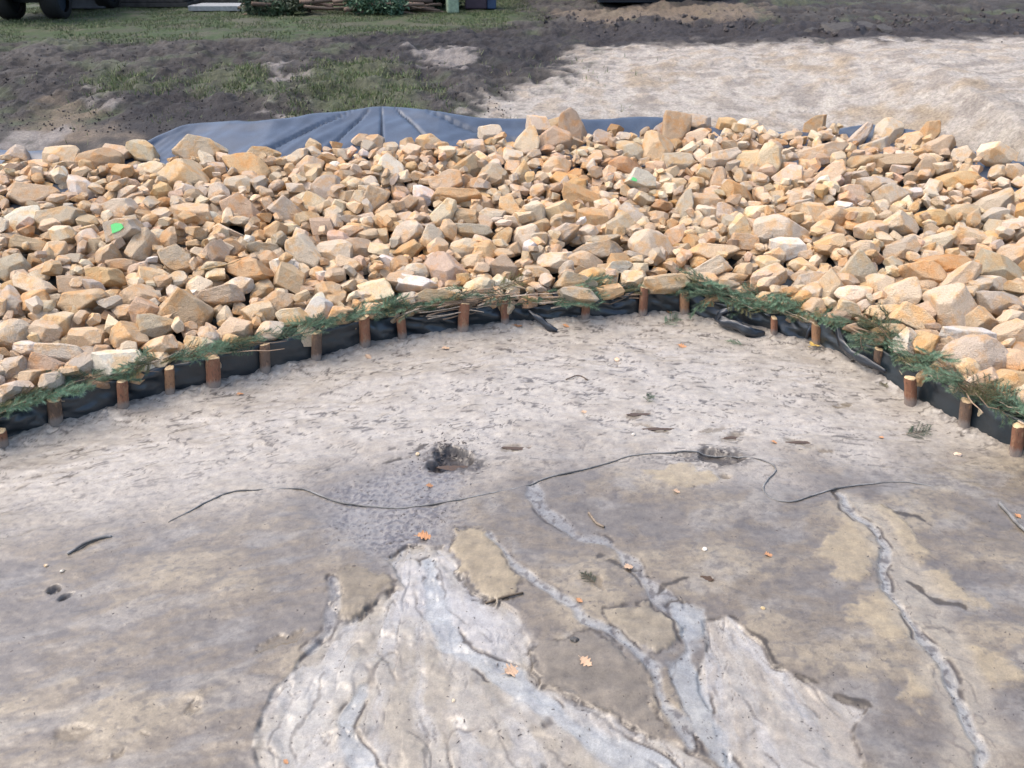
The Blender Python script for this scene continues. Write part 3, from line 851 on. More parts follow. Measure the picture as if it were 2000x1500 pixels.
# ------------------------------------------------------------------ stones
def hull_shape(kind, rs):
    """a broken stone: a lump cut by planes"""
    bm = bmesh.new()
    if kind == 'round':
        bmesh.ops.create_icosphere(bm, subdivisions=2, radius=0.92)
        cuts = 7
    else:
        bmesh.ops.create_cube(bm, size=1.75)
        bmesh.ops.rotate(bm, verts=bm.verts, cent=(0, 0, 0), matrix=Euler((rs.gauss(0, .25), rs.gauss(0, .25), rs.gauss(0, .3))).to_matrix())
        cuts = rs.randint(9, 13)
    normals = []
    if kind == 'slab': normals += [Vector((rs.gauss(0, .12), rs.gauss(0, .12), 1)), Vector((rs.gauss(0, .12), rs.gauss(0, .12), -1))]
    if kind == 'wedge': normals += [Vector((0.75, rs.uniform(.5, .9), rs.uniform(-.3, .3))), Vector((0.75, -rs.uniform(.5, .9), rs.uniform(-.3, .3)))]
    if kind == 'peak': normals += [Vector((rs.uniform(.7, 1.0), .65, rs.uniform(-.3, .3))), Vector((-rs.uniform(.6, 1.0), .65, rs.uniform(-.3, .3)))]
    special = len(normals)
    while len(normals) < cuts:
        v = Vector((rs.gauss(0, 1), rs.gauss(0, 1), rs.gauss(0, 1))).normalized()
        if all(v.dot(w.normalized()) < 0.80 for w in normals): normals.append(v)
        elif rs.random() < .03: normals.append(v)
    for i, n in enumerate(normals):
        n = n.normalized()
        d = rs.uniform(.45, .6) if (i < special and kind == 'slab') else rs.uniform(.40, .60) if i < special else rs.uniform(.66, .93)
        g = list(bm.verts) + list(bm.edges) + list(bm.faces)
        r = bmesh.ops.bisect_plane(bm, geom=g, plane_co=n * d, plane_no=n, clear_outer=True)
        ed = [e for e in r['geom_cut'] if isinstance(e, bmesh.types.BMEdge)]
        if len(ed) > 2:
            bmesh.ops.contextual_create(bm, geom=ed)
    bmesh.ops.remove_doubles(bm, verts=bm.verts, dist=0.10)
    P = [v.co.copy() for v in bm.verts]
    bm.free()
    mn = Vector([min(p[i] for p in P) for i in range(3)]); mx = Vector([max(p[i] for p in P) for i in range(3)])
    P = [Vector([(p[i] - mn[i]) / (mx[i] - mn[i]) - 0.5 for i in range(3)]) for p in P]
    bm = bmesh.new()
    vs = [bm.verts.new(p) for p in P]
    r = bmesh.ops.convex_hull(bm, input=vs)
    bmesh.ops.delete(bm, geom=[g for g in set(r["geom_interior"]) | set(r["geom_unused"]) if isinstance(g, bmesh.types.BMVert)], context='VERTS')
    bmesh.ops.dissolve_limit(bm, angle_limit=math.radians(9), verts=bm.verts, edges=bm.edges)
    bmesh.ops.recalc_face_normals(bm, faces=bm.faces)
    bm.verts.ensure_lookup_table()
    hv = np.array([v.co[:] for v in bm.verts])
    for i, v in enumerate(bm.verts): v.index = i
    hf = [[v.index for v in f.verts] for f in bm.faces]
    low_v, low_f = hv.copy(), [list(f) for f in hf]
    bmesh.ops.bevel(bm, geom=list(bm.edges), offset=0.055 if kind != 'round' else 0.04, segments=2, affect='EDGES', profile=0.5, clamp_overlap=True)
    me = bpy.data.meshes.new("stone")
    bm.to_mesh(me); bm.free()
    me.materials.append(M["rock"])
    # flat broad faces, softly turned edges
    ar = np.array([p.area for p in me.polygons])
    me.polygons.foreach_set("use_smooth", (ar < 0.10 * ar.max()).tolist())
    full_v = np.array([v.co[:] for v in me.vertices]); full_f = [list(p.vertices) for p in me.polygons]
    # the stones shown singly also get a rough, chipped surface
    bm = bmesh.new(); bm.from_mesh(me)
    bmesh.ops.triangulate(bm, faces=bm.faces)
    big = [e for e in bm.edges if e.calc_length() > 0.16]
    bmesh.ops.subdivide_edges(bm, edges=big, cuts=1)
    bmesh.ops.triangulate(bm, faces=bm.faces)
    big = [e for e in bm.edges if e.calc_length() > 0.20]
    bmesh.ops.subdivide_edges(bm, edges=big, cuts=1)
    bmesh.ops.triangulate(bm, faces=bm.faces)
    sd = rs.uniform(0, 90)
    for v in bm.verts:
        q = v.co * 4.5 + Vector((sd, 0, sd))
        v.co += v.normal * (0.022 * mnoise.noise(q) + 0.012 * mnoise.noise(q * 2.7))
    bm.to_mesh(me); bm.free()
    me.polygons.foreach_set("use_smooth", [False] * len(me.polygons))
    return dict(kind=kind, me=me, hv=hv, hf=hf, fv=full_v, ff=full_f)

rs = random.Random(5)
KINDS = ['block', 'slab', 'wedge', 'round', 'peak']
LIB = {k: [hull_shape(k, rs) for _ in range(14 if k == 'block' else 9)] for k in KINDS}
CNAME = {'t': 'tan', 'c': 'cream', 'w': 'white', 'g': 'grey', 'o': 'ochre', 'r': 'rust brown', 'b': 'brown', 'p': 'pinkish'}
CVAL = {'t': (0.55, 0.418, 0.28), 'c': (0.625, 0.515, 0.375), 'w': (0.67, 0.61, 0.52), 'g': (0.475, 0.40, 0.305), 'o': (0.54, 0.37, 0.20),
        'r': (0.43, 0.27, 0.145), 'b': (0.42, 0.31, 0.205), 'p': (0.57, 0.41, 0.285)}
# stones that can be picked out in the photograph: x, y, width, height, tilt, colour, shape
HAND = """38 308 40 52 60 g w;122 312 58 55 0 t b;195 318 78 48 10 b r;232 300 52 26 0 t s;282 300 60 36 -32 g s;393 300 86 42 -6 c s;365 345 72 88 80 t w;487 333 96 50 -28 o s
301 335 56 40 0 c b;160 370 52 42 -20 w b;65 385 86 46 5 t s;466 366 48 40 0 g b;514 308 62 26 0 t s;612 290 28 30 0 t b;582 310 46 24 42 c s;606 328 48 42 0 t b
634 370 52 46 0 g b;616 400 54 28 -22 c s;428 380 42 34 -35 c b;424 332 30 28 0 g b;52 432 58 56 15 w b;120 432 80 42 22 g s;235 415 62 34 22 c s;240 452 70 32 14 g s
472 413 68 46 -35 p s;378 423 66 46 0 t b;595 497 74 46 -50 c s;416 507 72 44 85 t p;347 511 66 38 -35 c s;280 487 66 38 65 t s;308 465 36 30 0 w r;655 497 64 50 0 c b
70 560 76 34 -12 c s;21 525 56 50 30 g b;203 546 70 32 5 o s;140 560 50 42 0 b b;270 581 64 46 0 t b;280 613 52 50 0 p b;364 609 86 58 -32 t s;315 640 76 40 10 g w
161 588 80 40 5 t s;493 532 86 40 -15 o s;466 560 52 32 20 w w;567 546 56 46 -30 t b;427 581 76 30 12 t s;21 585 46 54 0 g b;66 590 50 40 15 o b;122 633 48 48 40 c w
168 661 56 40 0 t b;252 660 68 56 0 t p;28 655 60 54 0 c r;91 651 58 42 0 t b;528 648 52 38 15 c b;626 609 46 38 40 w s;455 645 60 48 -20 t b;392 672 56 28 0 c s
238 711 92 54 8 w b;21 722 56 46 0 g b;91 718 72 32 -15 b s;66 739 56 36 30 t w;154 721 62 46 40 g b;119 693 78 32 -8 c s;56 682 48 26 -10 w s;311 680 62 36 15 t b
1052 245 42 38 0 c b;1080 242 26 32 90 t b;1119 259 76 48 100 b s;1084 283 60 56 -40 p b;1028 287 62 46 70 c s;846 287 62 36 -10 t w;958 262 42 24 0 c s;926 290 42 32 0 g b
797 290 32 30 90 t b;702 276 22 30 90 t b;730 280 26 32 90 t b;766 334 56 38 -28 w s;872 360 66 42 40 t s;1022 347 60 36 85 c w;1087 329 52 40 0 p b;1217 325 56 32 -10 r b
1231 297 52 40 0 g b;1280 301 66 54 70 t b;1318 262 74 46 80 b s;1290 256 38 22 30 w s;1322 322 56 30 -5 g s;1252 352 52 24 -18 w s;1101 353 50 26 -5 o s;1178 273 42 34 0 g b
1203 255 28 24 20 r w;1363 242 46 34 0 g b;1457 246 40 25 0 w b;1360 270 46 30 20 t s;1419 245 32 28 0 o b;1408 315 66 30 12 c s;1502 322 72 42 85 c s;1464 318 50 46 0 t b
1590 250 54 22 38 b s;1608 302 82 40 20 t w;1734 262 50 46 60 c b;1712 284 46 42 50 g w;1780 278 44 40 0 t b;1815 260 40 30 60 o s;1836 294 64 42 15 t b;1881 306 40 38 30 c b
1951 311 74 34 -28 c s;1986 338 50 36 0 t b;1685 318 66 38 20 b b;1678 270 56 24 44 g s;1618 346 72 34 48 t s;1751 322 74 30 5 b s;1804 338 54 32 65 b s;1874 357 76 44 12 o b
1440 381 66 40 -25 o b;1405 353 42 28 70 t s;1545 346 46 44 35 c w;1671 381 52 34 0 t b;1748 386 62 44 20 c w;1710 364 66 38 0 g b;1270 484 72 64 -60 c b;1322 458 44 36 60 p w
1374 402 56 46 0 b b;1336 408 62 32 70 g s;1133 392 72 46 -20 o b;1213 444 54 50 0 g p;1231 423 48 38 -45 g b;1175 472 62 18 8 g s;1168 493 76 26 5 g s;1388 497 86 34 3 t s
1441 448 42 52 0 c p;1451 475 56 26 -3 t s;1525 455 98 54 -20 c b;1535 487 60 42 0 w b;1206 524 56 20 8 w s;1143 512 62 34 -15 t b;1084 512 62 36 10 c b;1154 543 56 32 15 o r
1126 556 76 26 -12 g s;1301 556 78 32 2 t s;1378 535 84 28 28 c s;1427 545 54 36 15 t b;1500 543 62 40 30 t b;1238 545 52 34 10 c b;1630 430 56 42 20 t w;1591 420 50 46 0 t b
1675 426 46 40 0 t b;1620 562 48 72 -10 t b;1668 576 54 36 -8 c b;1672 530 60 62 0 g p;1574 521 56 30 -20 t b;1581 549 62 30 20 c s;1042 424 62 46 65 c s;1098 423 50 46 -60 t b
1154 430 52 42 0 o b;1031 467 52 46 0 c b;1098 462 72 28 25 g s;1760 580 76 54 35 c b;1856 612 92 62 -68 c s;1948 594 80 48 -8 g b;1908 626 56 50 0 t b;1724 562 52 50 0 c b
1876 550 78 42 42 t s;1848 520 96 44 5 r b;1948 528 80 58 -35 g b;1936 556 62 28 -15 c s;1800 536 76 40 -20 o s;1900 700 104 78 10 g r;1884 660 94 40 -3 w b;1972 656 64 48 25 t b
1984 708 54 52 0 p b;1976 748 78 46 0 o b;1920 748 66 38 30 t b;1776 672 48 50 -30 w b;1736 652 56 36 10 t r;1812 662 50 36 10 b b;1780 626 76 34 -28 t s;1724 608 62 25 8 t s
1664 606 54 36 -30 c w;1636 622 42 25 0 b r;1588 604 44 42 -10 t p;1672 640 42 15 0 t s;1584 572 42 30 20 c b;562 414 62 34 -38 g s;702 398 40 32 65 g s;686 358 36 24 0 t b
684 332 38 24 0 c b;720 362 32 32 0 g r;654 326 22 20 0 w r;688 432 44 18 -8 g s;630 446 44 38 0 b b;698 487 50 46 0 b b;680 518 48 24 -8 t s;680 456 50 28 10 p w
564 448 42 22 5 c w;514 488 56 22 -8 g s;522 510 38 36 0 b r;444 452 56 26 -8 c w;450 486 42 36 -40 b b;730 396 58 36 62 t s;892 388 86 26 -4 o s;826 380 38 32 -20 w b
918 330 40 46 -50 b b;944 314 36 40 0 c b;962 348 44 46 50 g b;796 402 44 24 22 b s;796 428 46 28 0 g b;750 432 52 34 15 t b;866 426 64 38 45 c s;906 426 56 34 -10 b b
996 410 56 36 -50 t s;956 424 52 34 -18 g b;792 462 68 38 32 c s;846 472 52 42 -35 c b;878 458 52 34 -65 p w;924 454 72 22 -8 g s;798 490 48 28 28 o b;906 488 52 36 15 c r
948 492 46 42 -30 o b;922 514 44 30 10 t b;868 530 72 58 -35 p b;980 526 62 56 0 b p;780 520 36 36 0 b b;810 532 46 26 5 t b;813 556 74 26 -4 w s;736 572 62 50 15 c b
621 600 46 34 45 w b;666 619 48 36 15 o b;722 608 48 30 10 p b;796 591 42 40 50 c w;859 586 100 24 -3 t s;936 563 56 34 15 c r;1051 535 52 30 -10 t b;1191 570 46 26 8 o b
922 510 40 28 10 t b;995 556 58 28 -12 w w;1128 580 70 26 -15 g s;60 478 66 26 -5 t s;108 495 50 44 20 t b;180 470 52 40 -30 c b;205 500 46 36 10 t b;240 520 60 30 0 b b
300 545 56 36 -15 t b;330 470 40 36 30 t b;390 560 50 36 -10 c b;545 590 60 38 0 t b;575 620 56 34 10 c b;505 610 52 40 20 t b;640 570 52 36 -15 t b;600 430 50 30 -10 t b
540 455 46 34 20 o b;1560 390 50 34 10 t b;1480 415 52 40 25 c b;1420 420 44 32 -20 g b;1700 450 56 36 15 t b;1760 440 60 34 -15 c s;1820 430 62 40 20 o b;1880 420 60 36 -10 t b
1940 400 64 40 15 g b;1970 450 60 42 0 c b;1900 470 66 40 -20 t b;1830 475 60 34 10 c b;1760 490 58 38 30 g b;1690 490 50 34 -10 t b;1620 480 52 34 20 t b;1980 500 56 42 10 t b"""
SHAPE = {'b': 'block', 's': 'slab', 'w': 'wedge', 'r': 'round', 'p': 'peak'}

RES = 0.025
HX0, HX1, HY0, HY1 = -6.6, 6.8, 2.6, 10.4
hx = np.arange(HX0, HX1, RES); hy = np.arange(HY0, HY1, RES)
HGX, HGY = np.meshgrid(hx, hy)
BED = terrain(HGX, HGY)
H = BED.copy()
HANDMASK = np.zeros(H.shape, bool)
ROCKS = []      # dict(shape, M 4x4, col key, hand flag, verts)

def raster(vw, faces):
    """top and bottom height of a convex body over the grid patch it covers"""
    mn, mx = vw.min(0), vw.max(0)
    i0, i1 = int((mn[0] - HX0) / RES), int((mx[0] - HX0) / RES) + 2
    j0, j1 = int((mn[1] - HY0) / RES), int((mx[1] - HY0) / RES) + 2
    if i0 < 0 or j0 < 0 or i1 >= len(hx) or j1 >= len(hy):
        return None
    X, Y = HGX[j0:j1, i0:i1], HGY[j0:j1, i0:i1]
    top = np.full(X.shape, 1e3); bot = np.full(X.shape, -1e3); ok = np.ones(X.shape, bool)
    for f in faces:
        a, b, c = vw[f[0]], vw[f[1]], vw[f[2]]
        n = np.cross(b - a, c - a)
        L = np.linalg.norm(n)
        if L < 1e-12: continue
        n = n / L; d = n @ a
        if n[2] > 1e-4: top = np.minimum(top, (d - n[0] * X - n[1] * Y) / n[2])
        elif n[2] < -1e-4: bot = np.maximum(bot, (d - n[0] * X - n[1] * Y) / n[2])
        else: ok &= (n[0] * X + n[1] * Y <= d)
    ok &= top > bot
    return (slice(j0, j1), slice(i0, i1)), top, bot, ok

def add_rock(sh, Mx, key, hand, vw, ras, dz=0.0):
    sl, top, bot, ok = ras
    h = H[sl]
    h[ok] = np.maximum(h[ok], (top + dz)[ok])
    if hand:
        HANDMASK[sl] |= ok
    base = np.array(CVAL[key])
    j = 1 + 0.14 * (rs.random() - 0.5) * 2
    tint = np.array([1 + 0.06 * (rs.random() - .5), 1.0, 1 + 0.16 * (rs.random() - .5)])
    ROCKS.append(dict(sh=sh, M=Mx, key=key, hand=hand, vw=vw, col=np.clip(base * j * tint, 0, .85)))

def xf(Mx, hv):
    A = np.array(Mx)
    return hv @ A[:3, :3].T + A[:3, 3]

def drop(dims, key, kind, ncand, maxrel, avoid):
    best = None
    for _ in range(ncand):
        x = rs.uniform(-6.2, 6.4)
        a, b = float(yf(x)) + 0.05, float(yc(x)) - 0.10
        y = a + (b - a) * rs.random()
        if abs(x) > 0.62 * math.hypot(y, 2.2) + 1.2:
            continue
        sh = rs.choice(LIB[kind])
        R = Euler((rs.gauss(-0.1, 0.38), rs.gauss(0, 0.38), rs.uniform(0, 6.283))).to_matrix().to_4x4()
        Mx = Matrix.Translation((x, y, 0)) @ R @ Matrix.Diagonal((*dims, 1))
        vw = xf(Mx, sh['hv'])
        r = raster(vw, sh['hf'])
        if r is None or not r[3].any(): continue
        sl, top, bot, ok = r
        if avoid and HANDMASK[sl][ok].mean() > avoid: continue
        gap = (H[sl] - bot)[ok]
        dz = float(np.percentile(gap, 82))
        rel = float((dz + top[ok] - BED[sl][ok]).max())
        if best is None or rel < best[0]:
            best = (rel, dz, sh, Mx, vw, r)
    if best is None or best[0] > maxrel: return False
    rel, dz, sh, Mx, vw, r = best
    Mx = Matrix.Translation((0, 0, dz)) @ Mx
    vw = vw + np.array([0, 0, dz])
    add_rock(sh, Mx, key, False, vw, r, dz)
    return True

def rnd_key():
    return rs.choices('tcwgorbp', (42, 26, 2, 9, 7, 1, 8, 5))[0]
def rnd_kind():
    return rs.choices(KINDS, (44, 17, 18, 5, 16))[0]

for _ in range(1750):                                   # lower layer
    a = rs.uniform(0.14, 0.22)
    drop((a, a * rs.uniform(.6, .9), a * rs.uniform(.45, .75)), rnd_key(), rnd_kind(), 3, 0.21, 0)

hand_list = [h.split() for line in HAND.split("\n") for h in line.split(";")]
GREEN_AT = {(240, 452), (1252, 352)}
right = Vector((1, 0, 0)); upv = Vector((0, STH, CTH)); fwd = Vector((0, CTH, -STH))
def place_hand(hq):
    hxp, hyp, w, h, ang = [float(v) for v in hq[:5]]
    key, kind = hq[5], SHAPE[hq[6]]
    P = on(hxp, hyp, terrain, 0.24 if (int(hxp), int(hyp)) in GREEN_AT else 0.125)
    _, _, dep = project(P)
    s = float(dep[0]) / FPX
    Wd, Hd = w * s * 1.22, h * s * 1.24
    Dd = 0.75 * (Wd + Hd) / 2 if kind != 'slab' else 0.85 * (Wd + Hd) / 2
    a = math.radians(ang)
    # tilt the body back a little so that an upper face shows
    ax = right * math.cos(a) + upv * math.sin(a)
    ay = -right * math.sin(a) + upv * math.cos(a)
    R0 = Matrix((ax, ay, -fwd)).transposed().to_4x4()
    lean = Euler((rs.uniform(-0.30, 0.05), rs.gauss(0, 0.22), 0)).to_matrix().to_4x4()
    sh = rs.choice(LIB[kind])
    Mx = Matrix.Translation(P) @ R0 @ lean @ Matrix.Diagonal((Wd, Hd, Dd, 1))
    vw = xf(Mx, sh['hv'])
    r = raster(vw, sh['hf'])
    if r is None: return
    add_rock(sh, Mx, key, True, vw, r)
    if (int(hxp), int(hyp)) in GREEN_AT:
        ROCKS[-1]['paint'] = True

is_green = lambda q: (int(q[0]), int(q[1])) in GREEN_AT
for hq in hand_list:
    if not is_green(hq): place_hand(hq)

for k in range(1950):                                  # fill between them, smaller and smaller
    a = rs.uniform(0.13, 0.22) if k < 1000 else rs.uniform(0.08, 0.14)
    drop((a, a * rs.uniform(.55, .9), a * rs.uniform(.4, .75)), rnd_key(), rnd_kind(), 7, 0.25, 0.14 if k < 1000 else 0.34)

for hq in hand_list:                                   # the two marked stones lie on top
    if is_green(hq): place_hand(hq)

# which stones show, and how large
AV, AF, AI = [], [], []
off = 0
for i, r in enumerate(ROCKS):
    AV.append(r['vw'])
    for f in r['sh']['hf']:
        AF.append([q + off for q in f]); AI.append(i)
    off += len(r['vw'])
AV = np.concatenate(AV)
bvh = BVHTree.FromPolygons([Vector(v) for v in AV], AF)
count = np.zeros(len(ROCKS), int)
org = Vector((0, 0, CAM_H))
for py in range(216, 870, 7):
    for px in range(2, 2000, 7):
        hit = bvh.ray_cast(org, Vector(ray(px, py)))
        if hit[2] is not None: count[AI[hit[2]]] += 1
for i, r in enumerate(ROCKS):
    if r.get('paint'): count[i] += 10000
order = np.argsort(-count)
for i, r in enumerate(ROCKS):
    if r.get('paint'): count[i] -= 10000
single = [int(i) for i in order[:300]]
rest = [int(i) for i in order[300:]]

ORD = ["first", "second", "third", "fourth", "fifth", "sixth", "seventh", "eighth", "ninth", "tenth", "eleventh", "twelfth", "thirteenth", "fourteenth",
       "fifteenth", "sixteenth", "seventeenth", "eighteenth", "nineteenth", "twentieth"]
stk_px = np.array([s[0] for s in STAKES], float)
info = {}
for i in single:
    c = ROCKS[i]['vw'].mean(0)
    px, py, dep = project(c)
    ext = np.sqrt(count[i]) * 7
    size = "large" if ext > 48 else ("medium" if ext > 35 else "small")
    t = float((c[1] - yf(c[0])) / (yc(c[0]) - yf(c[0])))
    band = ("on the crest" if t > 0.88 else "high on the slope" if t > 0.62 else "halfway up the slope" if t > 0.36 else "low on the slope" if t > 0.14 else "at the slope foot")
    k = int(np.argmin(np.abs(stk_px - px[0])))
    info[i] = dict(size=size, col=CNAME[ROCKS[i]['key']], shape={'block': 'blocky', 'slab': 'slab-like', 'wedge': 'wedge-shaped', 'round': 'rounded', 'peak': 'pointed'}[ROCKS[i]['sh']['kind']],
                   band=band, k=ORD[k], px=float(px[0]), py=float(py[0]))
buckets = {}
for i in single:
    q = info[i]
    buckets.setdefault((q['size'], q['col'], q['shape'], q['band'], q['k']), []).append(i)
for key, ids in buckets.items():
    size, colr, shape, band, k = key
    core = f"{size} {colr} {shape} stone"
    place = f"{band} behind the {k} stake from left"
    if len(ids) == 1:
        info[ids[0]]['label'] = f"{core} {place}"
    else:
        ids.sort(key=lambda i: info[i]['py'])
        names = {2: ["upper", "lower"], 3: ["top", "middle", "bottom"]}.get(len(ids), ["top"] + ["%s down" % w for w in ORD[1:len(ids) - 1]] + ["bottom"])
        for nm_, i in zip(names, ids):
            info[i]['label'] = f"{nm_} {core} {place}"
for i in single:
    r = ROCKS[i]
    o = bpy.data.objects.new("stone", r['sh']['me'])
    COL.objects.link(o)
    o.matrix_world = r['M']
    o.color = (*r['col'], 1)
    lab = info[i]['label']
    if r.get('paint'):
        lab = "flat stone with a bright green paint mark " + info[i]['band'] + " behind the " + info[i]['k'] + " stake"
        hv, hf = r['sh']['hv'], r['sh']['hf']
        bestf, sc = None, -1
        for f in hf:
            a, b, c = [r['vw'][q] for q in f[:3]]
            n = np.cross(b - a, c - a); ar = np.linalg.norm(n)
            cc = r['vw'][f].mean(0)
            vd = np.array([0, 0, CAM_H]) - cc; vd /= np.linalg.norm(vd)
            s_ = max(0, (n / ar) @ vd - 0.25) * sum(np.linalg.norm(np.cross(r['vw'][f[q]] - r['vw'][f[0]], r['vw'][f[q + 1]] - r['vw'][f[0]])) for q in range(1, len(f) - 1)) * (1.6 if n[2] > 0 else 1)
            if s_ > sc: bestf, sc = f, s_
        P = hv[bestf]; c0 = P.mean(0)
        nrm = np.cross(P[1] - P[0], P[2] - P[0]); nrm /= np.linalg.norm(nrm)
        shrink = 0.42 if info[i]['px'] < 800 else 0.22
        shift = np.zeros(3) if info[i]['px'] < 800 else (P[np.argmin(P[:, 0])] - c0) * 0.7
        Q = c0 + shift + (P - c0) * shrink
        nq = len(Q)
        vv = np.concatenate([Q + nrm * 0.035, Q + nrm * 0.002])
        ff = [tuple(range(nq))] + [(k2, nq + k2, nq + (k2 + 1) % nq, (k2 + 1) % nq) for k2 in range(nq)]
        make_obj("paint_mark", vv, ff, M["green"], parent=o)
    tag(o, lab, "stone", "loose yellow stones heaped on the bank")
SV, SF, SCOL = [], [], []
off = 0
for i in rest:
    r = ROCKS[i]
    fv = r['sh']['fv'] if count[i] > 4 else r['sh']['hv']
    ff = r['sh']['ff'] if count[i] > 4 else r['sh']['hf']
    A = np.array(r['M'])
    v = fv @ A[:3, :3].T + A[:3, 3]
    SV.append(v); SF += [[q + off for q in f] for f in ff]
    SCOL.append(np.repeat(r['col'][None], len(v), 0)); off += len(v)
small = make_obj("small_stones", np.concatenate(SV), SF, M["rock_many"], cols=np.concatenate(SCOL))
tag(small, "smaller yellow stones filling the gaps of the stone bank", kind="stuff")

# black sheet under the stones
X, Y = np.meshgrid(np.linspace(-5.9, 6.1, 220), np.linspace(0, 1, 60))
ya, yb = yf(X) + 0.10, yc(X) - 0.05
Yw = ya + (yb - ya) * Y
Z = terrain(X, Yw) + 0.012
ii = np.arange(X.size).reshape(X.shape)
ff = np.stack([ii[:-1, :-1], ii[:-1, 1:], ii[1:, 1:], ii[1:, :-1]], -1).reshape(-1, 4)
o = make_obj("bed_sheet", np.stack([X, Yw, Z], -1).reshape(-1, 3), ff, M["liner"], shade_smooth=True)
tag(o, "black sheet lying under the stones, glimpsed in the gaps", "ground sheet")

# ------------------------------------------------------------------ sheet hanging out behind the crest
TOP = [(-60, 300), (0, 298), (95, 300), (150, 312), (230, 308), (285, 284), (330, 264), (385, 247), (450, 242), (540, 238), (640, 225), (740, 215), (800, 216), (860, 224), (920, 233), (1035, 236),
       (1140, 238), (1290, 234), (1380, 252), (1480, 262), (1580, 262), (1650, 254), (1715, 249), (1775, 257), (1850, 285), (1960, 312), (2060, 335)]
TP = [on(px, py, terrain, 0.05) for px, py in TOP]
TP = np.array(catmull(TP, 26))
nv = 34
Vv, cidx = [], []
kpeak = int(np.argmin(np.abs(project(TP)[0] - 742)))
sarr = np.concatenate([[0], np.cumsum(np.linalg.norm(np.diff(TP[:, :2], axis=0), axis=1))])
for a, T in enumerate(TP):
    for b in range(nv):
        q = b / (nv - 1)
        x, y = T[0] - 0.02 * q, T[1] - 1.25 * q
        base = float(terrain(x, y)) + 0.03 + 0.045 * min(1, q * 6)
        lift = 0.055 * math.exp(-((q - 0.06) / 0.09) ** 2)
        ds = sarr[a] - sarr[kpeak]
        rad = math.atan2(ds, 0.12 + q * 1.25)
        crease = -0.06 * max(0.0, 1 - abs(((rad * 1.9 + 0.25) % 1.0) - 0.5) / 0.055) * (1 if abs(ds) < 1.6 else 0.3) * min(1, q * 5)
        wr = 0.014 * float(vnoise(sarr[a] * 2.4, q * 3, 151)) + 0.012 * float(vnoise(sarr[a] * 6 + q * 6, q * 2.5, 153)) * (0.4 + q)
        Vv.append((x, y, base + lift + (wr + crease if q > 0 else wr * .3)))
for b in range(1):
    pass
na = len(TP)
ii = np.arange(na * nv).reshape(na, nv)
ff = np.stack([ii[:-1, :-1], ii[:-1, 1:], ii[1:, 1:], ii[1:, :-1]], -1).reshape(-1, 4)
tarp = make_obj("plastic_sheet", np.array(Vv), ff, M["tarp"], shade_smooth=True)
md = tarp.modifiers.new("thick", 'SOLIDIFY'); md.thickness = 0.006; md.offset = 1
tag(tarp, "black woven sheet, sky sheen painted blue, showing behind the crest of the stones", "sheet")
# dark hem along the top edge
hem_pts = [Vector((T[0], T[1] + 0.012, float(terrain(T[0], T[1])) + 0.040 + 0.012 * float(vnoise(s_ * 3, 0, 155)))) for T, s_ in zip(TP, sarr)]
hv_, hf_ = tube(hem_pts, [0.010 + 0.008 * abs(float(vnoise(s_ * 1.7, 3, 157))) for s_ in sarr], 6)
make_obj("hem", hv_, hf_, M["fold"], parent=tarp, shade_smooth=True)

# ------------------------------------------------------------------ liner strip held by the stakes
fence_x = np.linspace(-4.4, 4.4, 1200)
fence = np.stack([fence_x, yf(fence_x)], 1)
fpx = project(np.column_stack([fence, np.zeros(len(fence))]))[0]
inview = (fpx > -650) & (fpx < 2650)
fence = fence[inview]; fpx = fpx[inview]
fs = np.concatenate([[0], np.cumsum(np.linalg.norm(np.diff(fence, axis=0), axis=1))])
tan = np.gradient(fence, axis=0); tan /= np.linalg.norm(tan, axis=1)[:, None]
nrm = np.stack([tan[:, 1], -tan[:, 0]], 1)              # towards the camera side
toph = 1.14 * np.interp(fpx, [-100, 0, 100, 240, 420, 620, 700, 760, 850, 910, 985, 1040, 1080, 1145, 1200, 1257, 1300, 1340, 1400, 1500, 1600, 1680, 1790, 2000, 2100],
                 [.14, .14, .15, .17, .18, .185, .19, .16, .15, .165, .17, .12, .12, .185, .125, .19, .18, .17, .14, .14, .15, .16, .175, .185, .18])
wrk = np.interp(fpx, [0, 200, 260, 340, 400, 640, 720, 1000, 1500, 1700, 1800, 2000], [1.2, 1.0, .9, .8, .35, .35, .9, 1.2, 1.2, .7, .35, .3])
stake_s = np.interp(stk_px, fpx, fs)
rows = 22
Vv = np.zeros((len(fence), rows, 3))
for b in range(rows):
    if b < 15:
        q = b / 14
        z = -0.03 + (toph + 0.03) * q
        out = np.zeros(len(fence))
    else:
        q = 1.0
        z = toph - 0.003 * (b - 14)
        out = -0.028 * (b - 14) * np.ones(len(fence))
    near = np.min(np.abs(fs[:, None] - stake_s[None]), axis=1)
    bul = smooth(0.03, 0.16, near) * math.sin(math.pi * min(q, 1) * 0.9) * 0.010
    wv = 0.040 * wrk * (fbm(fs * 4.2 + 1.6 * q, np.full(len(fs), 2.2 * q), 161, 3)) * smooth(0.0, 0.08, near) * (q ** .6 if b < 15 else 1)
    diag = 0.017 * wrk * np.sin(fs * 22 + q * 5 + 3 * vnoise(fs * 2, fs * 0, 163)) * q
    off_ = out + (bul + wv + diag if b < 15 else bul * 0 + wv * (0.6 ** (b - 14)))
    zz = z + (0.018 * wrk * vnoise(fs * 6, fs * 0 + 1, 167) * q)
    Vv[:, b, 0] = fence[:, 0] + nrm[:, 0] * (off_ - 0.0)
    Vv[:, b, 1] = fence[:, 1] + nrm[:, 1] * (off_ - 0.0)
    Vv[:, b, 2] = zz
ii = np.arange(len(fence) * rows).reshape(len(fence), rows)
ff = np.stack([ii[:-1, :-1], ii[1:, :-1], ii[1:, 1:], ii[:-1, 1:]], -1).reshape(-1, 4)
liner = make_obj("liner_strip", Vv.reshape(-1, 3), ff, M["liner"], shade_smooth=True)
